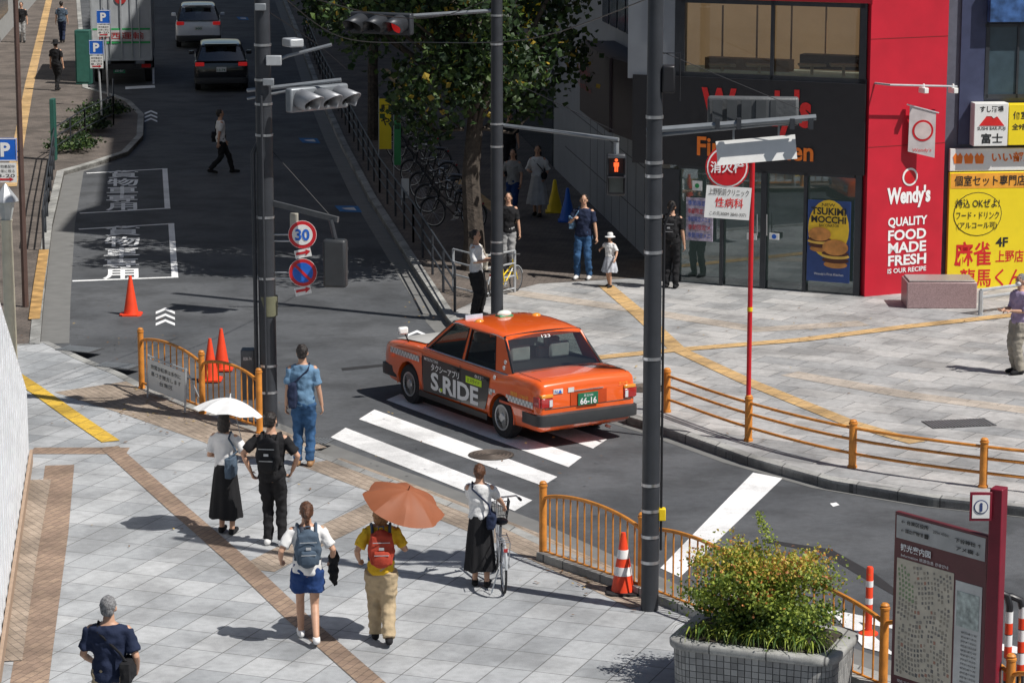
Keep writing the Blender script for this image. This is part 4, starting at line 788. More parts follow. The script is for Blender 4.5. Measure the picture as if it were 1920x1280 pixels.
# ---------- VEHICLES
tyre=mat('tyre',(.02,.02,.022),.85,bump=.3); rim=mat('rim_silver',(.45,.46,.47),.35,.8); carglass=glass('car_glass',(.5,.55,.53),.3,.02,(.85,.92,1),.12,.8); chrome=mat('chrome',(.7,.7,.72),.12,1)
def wheel(root,x,y,r,w,side):
    n=28; mb=MB(); M=Matrix.Translation((x,y,r))@Matrix.Rotation(R(90),4,'X'); mb.M=M
    mb.loft([[V((rr*math.cos(2*math.pi*k/n),rr*math.sin(2*math.pi*k/n),z)) for k in range(n)] for rr,z in ((r*.6,-w/2),(r*.93,-w/2),(r,-w/2+.03),(r,w/2-.03),(r*.93,w/2),(r*.6,w/2))]); t=mb.build('wheel',tyre,root)
    mb=MB(); mb.M=M; s=-side; z=s*w/2
    mb.lathe([(r*.62,z),(r*.62,z+s*.008),(r*.55,z+s*.008),(r*.5,z-s*.02),(r*.3,z-s*.015),(r*.2,z+s*.012),(r*.05,z+s*.014)],(0,0,0),24); mb.build('rim',rim,t)
    for k in range(10): mb=MB(); mb.M=M; a=2*math.pi*k/10; mb.disc((r*.42*math.cos(a),r*.42*math.sin(a),z-s*.016),(1,0,0),(0,1,0),r*.05,.006*s,8); mb.build('rim_hole',black,t)
    return t
def car(name,label,cat,loc,rz,p,paint,group=None):
    t=thing(name,label,cat,loc,rz,group,local=True)
    mb=MB(); rings=[]; st=p['st']; dense=[]
    for i in range(len(st)-1):
        m_=max(1,int(abs(st[i+1][0]-st[i][0])/.14))
        for k in range(m_):
            s_=k/m_; P0,P1,P2,P3=[st[max(0,min(len(st)-1,i+j))] for j in (-1,0,1,2)]; row=[]
            for c_ in range(4):
                h_=P2[0]-P1[0]; m1=(P2[c_]-P0[c_])/max(1e-6,P2[0]-P0[0])*h_; m2=(P3[c_]-P1[c_])/max(1e-6,P3[0]-P1[0])*h_
                row.append((2*s_**3-3*s_**2+1)*P1[c_]+(s_**3-2*s_**2+s_)*m1+(-2*s_**3+3*s_**2)*P2[c_]+(s_**3-s_**2)*m2)
            row[0]=P1[0]+h_*s_; dense.append(row)
    dense.append(st[-1])
    for x,hw,zb,zt in dense:
        pr_=[(.0,zb),(.86,zb),(.965,zb+.05),(.995,max(zb+.12,.42)),(1,.54),(1.001,max(.64,zt-.24)),(.996,max(.65,zt-.15)),(.984,max(.66,zt-.08)),(.966,zt-.035),(.935,zt-.01),(.88,zt),(.45,zt+.014),(0,zt+.02)]
        rings.append([V((x,y*hw,z)) for y,z in pr_]+[V((x,-y*hw,z)) for y,z in pr_[-2:0:-1]])
    mb.loft(rings); body=mb.build('body',paint,t,42,fixn=True)
    wx=p['wx']; wr=p['wr']
    for i,x in enumerate(wx):
        for s in (-1,1):
            cb_=MB(); cb_.M=Matrix.Translation((x,s*.8,wr+.01))@Matrix.Rotation(R(90),4,'X'); cb_.lathe([(wr*1.13,-.26),(wr*1.13,.26)],(0,0,0),32)
            me=bpy.data.meshes.new('c'); me.from_pydata([tuple(v) for v in cb_.v],[],cb_.f); bm=bmesh.new(); bm.from_mesh(me); bmesh.ops.recalc_face_normals(bm,faces=bm.faces); bm.to_mesh(me); bm.free()
            co=bpy.data.objects.new('c',me); COL.objects.link(co); md=body.modifiers.new('b','BOOLEAN'); md.operation='DIFFERENCE'; md.object=co; md.solver='EXACT'
            body.parent=None; nm=evalmesh(body); body.parent=t; body.modifiers.clear(); body.data=nm; bpy.data.objects.remove(co)
            mb=MB(); mb.tube([(x+wr*1.14*math.cos(a),s*(p['hw']-.004),wr+.01+wr*1.14*math.sin(a)) for a in [R(-8)+R(196)*k/16 for k in range(17)]],.009,5); mb.build('arch_lip',paint,t)
    for x in wx:
        for s in (-1,1): wheel(t,x,s*(p['hw']-.11),wr,.19,s)
    mb=MB(); mb.box((sum(wx)/2,0,.36),(p['len']*.82,1.1,.3)); mb.build('underbody',black,t)
    g=p['cab']; bz,rzz,bh,rh=g['bz'],g['rz'],g['bh'],g['rh']
    mb=MB(); mb.box(((g['wb']+g['rb'])/2,0,bz+.03),(g['wb']-g['rb']-.22,bh*1.86,.09)); mb.build('cabin_interior',mat('cabin_dark',(.03,.03,.033),.8),t)
    def sp(x,k,s): return V((x,s*(bh+(rh-bh)*k),bz+(rzz-bz)*k))
    for s in (-1,1):
        for nm,(b0_,b1_),(t0,t1) in g['pil']:
            mb=MB(); q_=[sp(b0_,-.03,s),sp(b1_,-.03,s),sp(t1,1.02,s),sp(t0,1.02,s)]; mb.prism(q_,V((0,-s*.04,-.005))); mb.build(nm,paint,t,fixn=True,bevel=.01)
        for (b0_,b1_),(t0,t1) in g['win']:
            mb=MB(); q_=[sp(b0_,0,s),sp(b1_,0,s),sp(t1,1,s),sp(t0,1,s)]; mb.poly([a-V((0,s*.012,0)) for a in q_]); wn=mb.build('side_window',carglass,t,0)
            mb=MB(); 
            for i in range(4): a,b_=q_[i],q_[(i+1)%4]; mb.tube([a,b_],.011,5)
            mb.build('window_seal',black,wn)
        mb=MB(); mb.tube([sp(g['pil'][0][1][0],0,s)+V((0,s*.004,0)),sp(g['pil'][-1][1][1],0,s)+V((0,s*.004,0))],.012,6); mb.build('belt_moulding',g.get('belt',black),t)
        mb=MB(); mb.tube([sp(g['roof'][0]+.02,.99,s),sp(g['roof'][0]-.15,1.03,s)+V((0,s*.006,0)),sp(g['roof'][1]+.15,1.03,s)+V((0,s*.006,0)),sp(g['roof'][1]-.03,.99,s)],.009,6); mb.build('drip_moulding',g.get('belt',black),t)
    mb=MB(); rings=[]
    x0,x1=g['roof']
    for x,dz,k in ((x0+.05,-.03,.96),(x0+.02,-.015,.98),(x0-.06,.003,1),(x0-.3,.022,1.01),((x0+x1)/2,.035,1.015),(x1+.3,.022,1.01),(x1+.06,.003,1),(x1-.02,-.015,.98),(x1-.05,-.03,.96)):
        rings.append([V((x,rh*k*y,rzz+z+(dz if abs(y)<.97 else dz*.3))) for y,z in ((-1,-.015),(-1.005,.01),(-.975,.028),(-.92,.041),(-.8,.052),(-.6,.06),(-.3,.065),(0,.067),(.3,.065),(.6,.06),(.8,.052),(.92,.041),(.975,.028),(1.005,.01),(1,-.015))])
    mb.loft(rings); mb.build('roof',paint,t,50,fixn=True)
    for nm,xb,xt,bow in (('windscreen',g['wb'],x0,.08),('rear_window',g['rb'],x1,-.06)):
        mb=MB(); vs=[];fs=[]; n=8
        for i in range(n+1):
            y=-1+2*i/n; c_=1-y*y
            vs+= [V((xb+bow*c_,y*(bh-.03),bz+(.03 if nm=='rear_window' else .02))),V((xt+bow*.5*c_,y*(rh-.02),rzz+.02+.035*c_))]
        for i in range(n): fs.append((2*i,2*i+2,2*i+3,2*i+1))
        mb.add(vs,fs); w_=mb.build(nm,carglass,t,60)
        mb=MB(); mb.tube([vs[2*i] for i in range(n+1)],.014,5); mb.tube([vs[2*i+1] for i in range(n+1)],.012,5); mb.tube([vs[0],vs[1]],.022,5); mb.tube([vs[-2],vs[-1]],.022,5); mb.build('window_seal',black,w_)
    sm=g.get('seat',mat('seat_fabric',(.08,.08,.09),.8))
    for x in g['seats']:
        for y in (-.36,.36):
            mb=MB(); mb.box((x,y,bz+.1),(.14,.5,.24)); mb.box((x,y,bz+.28),(.1,.26,.16)); mb.build('seat',sm,t,bevel=.04)
    return t
orange=mat('taxi_orange',(.84,.12,.014),.28,coat=1,var=.02); twhite=mat('taxi_white',(.75,.74,.72),.3,coat=.6,var=.03)
comfort=dict(st=[(-2.36,.76,.4,.88),(-2.35,.79,.35,.94),(-2.31,.82,.3,.975),(-2.22,.838,.25,.998),(-1.9,.847,.23,1.003),(-1.55,.85,.21,1.0),(-1.2,.85,.2,.955),(-.3,.85,.2,.95),(.9,.85,.2,.955),(1.1,.85,.2,.968),(1.7,.845,.22,.935),(2.1,.83,.24,.89),(2.24,.81,.28,.85),(2.31,.78,.34,.79),(2.33,.72,.4,.7)],
 wx=(1.45,-1.33),wr=.31,hw=.85,len=4.6,cab=dict(bz=.955,rz=1.435,bh=.8,rh=.665,roof=(.36,-1.1),wb=1.0,rb=-1.54,seats=(.05,-.78),seat=mat('seat_cover_white',(.6,.6,.6),.8),
 pil=[('windscreen_pillar',(1.03,.93),(.39,.29)),('centre_pillar',(-.1,-.2),(-.12,-.2)),('rear_pillar',(-1.08,-1.58),(-.88,-1.14))],
 win=[((.92,-.1),(.29,-.12)),((-.2,-1.08),(-.2,-.88))],belt=chrome))
TX=car('taxi','orange taxi with black door panel crossing the zebra crossing','taxi',(-.123,40.45,0),R(121.3),comfort,orange)
U=(-1,0,0); ZU=(0,0,1)
def side(name,m,x0,x1,z0,z1,s=1,y=.853,th=.003,poly=None):
    mb=MB(); q_=poly or [(x0,z0),(x1,z0),(x1,z1),(x0,z1)]; mb.prism([V((a,s*y,b_)) for a,b_ in q_],(0,s*th,0)); return mb.build(name,m,TX,0,fixn=True)
tblk=mat('taxi_black',(.02,.018,.018),.3,coat=.5)
for s in (1,-1):
    side('door_panel',tblk,0,0,0,0,s,poly=[(.98,.36),(1.03,.8),(1.0,.845),(-1.0,.845),(-.98,.62),(-.9,.42),(-.86,.34),(.98,.3)])
    side('door_seam',black,-.155,-.145,.25,.88,s,.857); side('door_seam',black,1.0,1.008,.3,.88,s,.857)
    for x in (-.02,-.88): mb=MB(); mb.box((x,s*.872,.8),(.17,.02,.03)); mb.build('door_handle',tblk,TX,bevel=.005)
    side('sill_strip',black,-.95,1.1,.2,.29,s,.856,.01)
    mb=MB(); mb.box((-1.75,s*.86,.56),(.9,.012,.035)); mb.build('side_moulding',mat('orange_dark',(.5,.06,.01),.4),TX)
chk1=mat('checker_white',(.7,.7,.68),.35); chk2=mat('checker_grey',(.38,.38,.38),.35)
for s in (1,-1):
    for (xa,xb,z0) in ((1.1,2.08,.72),(-2.2,-.98,.6),):
        n=int((xb-xa)/.045); hw_=lambda x: .853 if x<1.6 and x>-1.8 else (.853-.022*min(1,abs(abs(x)-1.6)/.5) if x>0 else .852-.01*min(1,(abs(x)-1.8)/.4))
        mb=MB()
        for r_ in (0,1):
            for k in range(n):
                x=xa+k*.045; zz_=z0+r_*.045
                if (x-1.45)**2+(zz_-.3)**2<.15 or (x+1.33)**2+(zz_-.3)**2<.145: continue
                y=hw_(x+.02)+.003; mb.prism([V((x,s*y,zz_)),V((x+.045,s*y,zz_)),V((x+.045,s*y,zz_+.045)),V((x,s*y,zz_+.045))],(0,s*.002,0),(k+r_)%2)
        mb.build('checker_band',[chk1,chk2],TX,0)
def TT(b_,x,z,w,h,m_,bold=0,y=.858): txt(b_,w,h,(x,y,z),U,ZU,m_,TX,bold=bold)
TT('S.RIDE',.02,.5,1.42,.28,wmark,.035); TT('タクシーアプリ',.3,.715,.85,.11,wmark,.02); side('green_tag',mat('lime',(.55,.8,.02),.5),-.32,-.78,.66,.76,1,.857); TT('エスライド',-.55,.71,.36,.055,ink,.01,.862)
TT('MITSUYA TAXI',.72,.81,.42,.045,wmark,.01); TT('0123',-.72,.8,.26,.045,wmark,.01)
side('green_dot',mat('lime',(.55,.8,.02)),.44,.38,.38,.43,1,.861)
TT('無線 1790号',-1.85,.73,.5,.07,mat('gold_letter',(.9,.45,.05)),.01,.852)
for sg in (1,-1):
    mb=MB(); rows=[[V((x,sg*y_,zz_+.02)) for y_,zz_ in ((.0,za_+.021),(.38,za_+.016),(.7,za_+.002))] for x,za_ in ((1.15,.966),(1.3,.96),(1.5,.95),(1.7,.937),(1.9,.915),(2.08,.895))]
    for i in range(5):
        for j in range(2): mb.poly([rows[i][j],rows[i][j+1],rows[i+1][j+1],rows[i+1][j]])
    mb.build('bonnet_glare',twhite,TX,40)  # white sheets over the orange bonnet, glare painted as colour
def bumper(root,x,hw,z0,z1,sgn,m_):
    mb=MB(); o=[]
    for a in ((-.45,1.0),(-.1,1.012),(0.0,.99),(.035,.94),(.055,.8),(.065,0)): o.append(V((x+sgn*a[0],a[1]*hw,0)))
    o=o+[V((p.x,-p.y,0)) for p in o[-2::-1]]
    i_=[V((p.x-sgn*.06,p.y*.93,0)) for p in o]
    ringm=[]
    for p,q_ in zip(o,i_): ringm.append([V((q_.x,q_.y,z0)),V((p.x,p.y,z0+.02)),V((p.x+sgn*.01,p.y,(z0+z1)/2)),V((p.x,p.y,z1-.02)),V((q_.x,q_.y,z1))])
    mb.loft(ringm); mb.build('bumper',m_,root,50,fixn=True)
bk=mat('bumper_dark',(.035,.037,.04),.5)
bumper(TX,-2.36,.85,.34,.54,-1,bk); bumper(TX,2.33,.83,.32,.53,1,bk)
tail=mat('tail_red',(.4,.01,.01),.15,coat=1); amber=mat('amber',(.8,.3,.03),.2,coat=1)
for s in (-1,1):
    mb=MB(); mb.box((-2.345,s*.71,.7),(.07,.2,.14)); mb.box((-2.28,s*.825,.71),(.16,.035,.15)); h=mb.build('tail_light',tail,TX,bevel=.012)
    mb=MB(); mb.box((-2.348,s*.71,.8),(.07,.2,.05)); mb.build('indicator',amber,h,bevel=.008)
    mb=MB(); mb.box((-2.383,s*.65,.695),(.01,.05,.1)); mb.build('reversing_lamp',mat('lamp_clear',(.7,.7,.72),.1,coat=1),h)
    mb=MB(); mb.box((2.3,s*.62,.68),(.07,.26,.16)); mb.build('headlight',mat('lamp_clear',(.7,.7,.72),.1,coat=1),TX,bevel=.02)
mb=MB(); mb.box((-2.356,0,.715),(.03,.62,.2)); mb.build('plate_recess',mat('orange_dark',(.5,.06,.01),.4),TX)
plate=mat('plate_green',(.02,.16,.08),.4); mb=MB(); mb.box((-2.38,.02,.7),(.02,.34,.175)); mb.build('number_plate',plate,TX)
UB=(0,-1,0); txt('66-16',.28,.095,(-2.392,.02,.672),UB,ZU,wmark,TX,bold=.02); txt('足立500',.16,.035,(-2.392,.02,.753),UB,ZU,wmark,TX)
for y,m_,w in ((.52,chk1,.16),(.3,chk1,.1)): MB().box((-2.368,y,.855),(.006,w,.07)).build('sticker',m_,TX)
txt('N▲',.12,.05,(-2.373,.52,.855),UB,ZU,blue,TX); txt('三ツ矢',.16,.05,(-2.37,-.6,.86),UB,ZU,mat('gold_letter',(.9,.45,.05)),TX)
for s in (-1,1): mb=MB(); mb.tube([(-1.62,s*.73,1.021),(-2.2,s*.73,1.013),(-2.34,s*.72,.94)],.004,4); mb.build('boot_seam',black,TX)
mb=MB(); mb.tube([(-1.64,-.73,1.021),(-1.64,.73,1.021)],.004,4); mb.build('boot_seam',black,TX); mb=MB(); mb.tube([(-2.365,-.74,.61),(-2.365,.74,.61)],.005,4); mb.build('boot_seam',black,TX)
mb=MB(); mb.box((-2.366,0,.835),(.02,.5,.014)); mb.build('chrome_strip',chrome,TX)
mb=MB(); mb.tube([(-2.3,-.35,.24),(-2.45,-.35,.24)],.025); mb.build('exhaust',steel,TX)
mb=MB(); mb.ell((.02,-.02,1.56),(.08,.12,.055)); h=mb.build('roof_sign',mat('roof_lamp_white',(.7,.75,.7),.3),TX); MB().box((.02,-.02,1.52),(.15,.24,.05)).build('roof_sign_base',mat('roof_lamp_green',(.02,.3,.15),.3),h,bevel=.01)
for y in (.5,-.5): mb=MB(); mb.ell((-.12,y,1.51),(.06,.08,.04)); mb.build('roof_marker_lamp',amber,TX)
mb=MB(); mb.box((.18,.42,1.51),(.02,.3,.11)); mb.build('roof_plate',mat('pale_blue',(.5,.6,.7)),TX); 
for s in (-1,1):
    mb=MB(); mb.tube([(1.62,s*.74,.92),(1.62,s*.8,1.05),(1.62,s*.84,1.1)],.012); h=mb.build('fender_mirror',black,TX); MB().box((1.6,s*.86,1.13),(.08,.17,.12)).build('mirror_shell',twhite,h,bevel=.03)
txt('123',.15,.045,(-1.17,.0,1.4),UB,(.6,0,.75),wmark,TX,lift=.035)
for y in (-.34,.34): MB().box((-1.02,y,1.16),(.07,.34,.24)).build('headrest',mat('seat_cover_white',(.6,.6,.6)),TX,bevel=.04)
for y,z in ((.74,1.12),(.75,1.04),(.7,.88)):
    mb=MB(); mb.disc((-1.3 if z>1 else -1.15,.8-(z-.955)*.28+.006 if z>1 else .856,z),U,ZU,.035,.004,12); mb.build('sticker',chk1,TX)
suvp=dict(st=[(-2.3,.76,.4,.85),(-2.27,.84,.33,1.0),(-2.1,.9,.27,1.08),(-1.2,.91,.25,1.07),(0,.91,.25,1.05),(1.0,.91,.25,1.06),(1.2,.9,.25,1.08),(1.9,.88,.28,1.0),(2.2,.82,.35,.9),(2.3,.7,.42,.75)],
 wx=(1.4,-1.3),wr=.36,hw=.91,len=4.5,cab=dict(bz=1.05,rz=1.58,bh=.85,rh=.66,roof=(.4,-1.85),wb=1.2,rb=-2.22,seats=(.1,-.9),
 pil=[('windscreen_pillar',(1.22,1.1),(.44,.3)),('centre_pillar',(.0,-.1),(.0,-.1)),('rear_pillar',(-1.55,-2.24),(-1.4,-1.88))],win=[((1.08,0),(.3,0)),((-.1,-1.55),(-.1,-1.4))]))
pw=mat('pearl_white',(.85,.87,.9),.25,coat=1,var=.02); pb=mat('car_black',(.012,.013,.016),.2,coat=1)
for px_,py_,m_,nm,lb,plt in ((373,92,pw,'parked_car','white suv driving away at the top of the street','300'),(416,174,pb,'parked_car','black hatchback behind the white suv, red tail lights','13-74')):
    c=P(px_,py_,0)+SD*2.3; t=car(nm,lb,'car',c,R(96.6),suvp,m_,'cars on the shaded street')
    t.scale=(.97,.97,.94 if m_ is pb else 1.0)
    for s in (-1,1):
        mb=MB(); mb.box((-2.26,s*.72,.98),(.12,.3,.13)); mb.build('tail_light',mat('tail_bright',(.6,.02,.02),.3,emis=.3),t,bevel=.02)
        mb=MB(); mb.box((1.1,s*1.0,1.1),(.12,.18,.14)); mb.build('door_mirror',m_,t,bevel=.03)
    mb=MB(); mb.box((-2.3,0,.8),(.03,.33,.165)); mb.build('number_plate',white,t); txt(plt,.26,.08,(-2.317,0,.78),UB,ZU,plate,t,bold=.02)
    bumper(t,-2.3,.88,.3,.52,-1,bk); mb=MB(); mb.box((-2.0,0,1.66),(.3,1.1,.03)); mb.build('spoiler',m_,t,bevel=.01)
c=P(230,160,0)
t=thing('delivery_truck','white box truck parked at the top left seen from behind','truck',c,R(96.6),local=True)
tw=mat('truck_white',(.4,.42,.44),.4,var=.15,scale=2)
mb=MB(); mb.box((2.9,0,2.15),(5.6,2.05,2.7)); mb.build('cargo_box',tw,t,bevel=.03)
mb=MB(); mb.box((6.6,0,1.5),(1.6,1.9,2.1)); mb.build('cab',tw,t,bevel=.12)
mb=MB()
for y in (-.98,0,.98): mb.box((.07,y,2.15),(.04,.05,2.66))
for y in (-.6,-.35,.35,.6): mb.tube([(.05,y,.9),(.05,y,3.4)],.018,6)
mb.box((.07,0,.85),(.04,2.0,.06)); mb.build('door_bars',lgrey,t)
MB().box((.085,0,1.65),(.012,2.0,.36)).build('white_band',mat('band_white',(.5,.5,.5)),t); MB().box((.088,0,1.42),(.012,2.0,.06)).build('green_stripe',mat('green_paint',(.03,.35,.1)),t); MB().box((.088,0,1.87),(.012,2.0,.06)).build('green_stripe',mat('green_paint',(.03,.35,.1)),t)
txt('南西運輸',1.5,.24,(.075,0,1.65),UB,ZU,mat('truck_red',(.4,.03,.03)),t,bold=.01)
mb=MB(); mb.disc((.075,0,2.9),UB,ZU,.2,.006); mb.build('emblem',mat('truck_red',(.4,.03,.03)),t)
mb=MB(); mb.box((.1,0,.62),(.1,2.0,.16)); mb.box((3,0,.62),(6,.8,.2)); mb.build('chassis',black,t)
for s in (-1,1): MB().box((.04,s*.8,.64),(.02,.3,.12)).build('tail_light',tail,t); [wheel(t,x,s*.85,.38,.24,s) for x in (1.4,6.3)]
MB().box((.03,.1,.5),(.02,.4,.2)).build('number_plate',plate,t); txt('28-67',.3,.1,(.018,.1,.5),UB,ZU,wmark,t)
b0=P(155,160,PZ); t=thing('storage_cabinet','dark green cabinet standing left of the truck on the pavement','cabinet',b0); MB().box(b0+V((0,.4,.9)),(.5,.5,1.8)).build('cabinet_body',mat('green_dark',(.02,.1,.08)),t,bevel=.02); MB().box(b0+V((0,.14,.9)),(.4,.02,1.6)).build('door',mat('green_mid',(.03,.13,.1)),t)
# ---------- bicycles
def bicycle(loc,rz,label,fm,basket=True,group=None):
    t=thing('bicycle',label,'bicycle',loc,rz,group,local=True); wr=.31
    for x in (-.52,.52):
        mb=MB(); n=28; mb.tube([(x+wr*math.cos(2*math.pi*k/n),0,wr+.01+wr*math.sin(2*math.pi*k/n)) for k in range(n+1)],.016,6,cap=False); w=mb.build('wheel',tyre,t)
        mb=MB(); mb.tube([(x+(wr-.02)*math.cos(2*math.pi*k/n),0,wr+.01+(wr-.02)*math.sin(2*math.pi*k/n)) for k in range(n+1)],.008,5,cap=False)
        for k in range(14): a=2*math.pi*k/14; mb.tube([(x,.02*(-1)**k,wr+.01),(x+(wr-.02)*math.cos(a),0,wr+.01+(wr-.02)*math.sin(a))],.0018,3)
        mb.build('rim',steel,w)
        mb=MB(); mb.tube([(x+(wr+.03)*math.cos(a),0,wr+.01+(wr+.03)*math.sin(a)) for a in [R(20)+R(150)*k/10 for k in range(11)]],.018,6); mb.build('mudguard',lgrey if fm is not black else dgrey,t)
    mb=MB()
    for a,b_ in (((.36,0,.62),(-.05,0,.28)),((.36,0,.72),(-.12,0,.5)),((-.05,0,.28),(-.17,0,.75)),((-.05,0,.28),(-.52,0,.32)),((-.15,0,.6),(-.52,0,.32)),((.34,0,.85),(.39,0,.6))): mb.tube([a,b_],.017,7)
    for s in (-.05,.05): mb.tube([(.39,0,.62),(.4,s,.58),(.52,s,.32)],.011,6)
    mb.build('frame',fm,t)
    mb=MB(); mb.tube([(.34,0,.84),(.33,0,.98)],.013); mb.tube([(.18,-.27,1.0),(.3,-.24,1.01),(.36,-.08,.98),(.36,.08,.98),(.3,.24,1.01),(.18,.27,1.0)],.012,7); h=mb.build('handlebar',steel,t)
    for s in (-1,1): mb=MB(); mb.tube([(.12,s*.28,1.0),(.22,s*.265,1.0)],.018); mb.build('grip',black,h)
    mb=MB(); mb.ell((-.2,0,.82),(.13,.09,.04)); mb.tube([(-.17,0,.74),(-.19,0,.82)],.013); mb.build('saddle',black,t)
    mb=MB(); mb.disc((-.05,-.03,.28),(1,0,0),(0,0,1),.08,.008,16); mb.tube([(-.05,-.05,.28),(.06,-.05,.18)],.009); mb.tube([(-.05,.05,.28),(-.16,.05,.38)],.009); mb.box((.06,-.1,.17),(.09,.07,.02)); mb.box((-.16,.1,.38),(.09,.07,.02)); mb.build('crank',steel,t)
    mb=MB(); 
    for s in (-.06,.06): mb.tube([(-.25,s,.68),(-.72,s,.68),(-.52,s,.33)],.007,5)
    for k in range(4): mb.tube([(-.35-.11*k,-.06,.68),(-.35-.11*k,.06,.68)],.006,5)
    mb.tube([(-.52,.06,.3),(-.6,.16,.02)],.01,5); mb.build('rear_rack',steel,t)
    if basket:
        mb=MB()
        for z in (.68,.74,.8,.86,.92): k=.8+.2*(z-.68)/.24; mb.tube([(.5+.13*k*cx_,.17*k*cy_,z) for cx_,cy_ in ((-1,-1),(1,-1),(1,1),(-1,1),(-1,-1))],.004,4)
        for i in range(7):
            for (x_,y_) in ((-1+2*i/6,-1),(-1+2*i/6,1),(-1,-1+2*i/6),(1,-1+2*i/6)): mb.tube([(.5+.13*.8*x_,.17*.8*y_,.68),(.5+.13*x_,.17*y_,.92)],.003,4)
        mb.build('basket',dgrey,t)
    mb=MB(); mb.box((.42,0,.62),(.05,.05,.05)); mb.build('front_light',lgrey,t); mb=MB(); mb.box((-.76,0,.6),(.02,.05,.04)); mb.build('rear_reflector',tail,t)
    return t
def dup(root,loc,rz,label=None):
    r=root.copy(); COL.objects.link(r); r.location=loc; r.rotation_euler=(0,0,rz)
    if label: r['label']=label
    for ch in [c_ for c_ in root.children]:
        c_=ch.copy(); COL.objects.link(c_); c_.parent=r
        for g_ in ch.children: d_=g_.copy(); COL.objects.link(d_); d_.parent=c_
    return r
bicycle(P(936,1112,PZ)+V((.0,.52,0)),R(96),'silver city bicycle held by the woman in the long black skirt',mat('bike_silver',(.4,.42,.45),.3,.6)).scale=(.95,)*3
pk='dark bicycle parked in the row under the street trees'
bk0=bicycle(P(775,300,PZ),R(150),pk,black,True,'bicycles parked under the trees')
for i,(x,y,a) in enumerate(((765,270,150),(790,325,155),(806,352,150),(822,378,145),(838,402,152),(850,428,150),(752,245,150))): dup(bk0,P(x,y,PZ),R(a))
bicycle(P(948,552,PZ),R(60),'small dark bicycle with yellow frame tubes half hidden behind the middle pole',yellow,False).scale=(.75,)*3
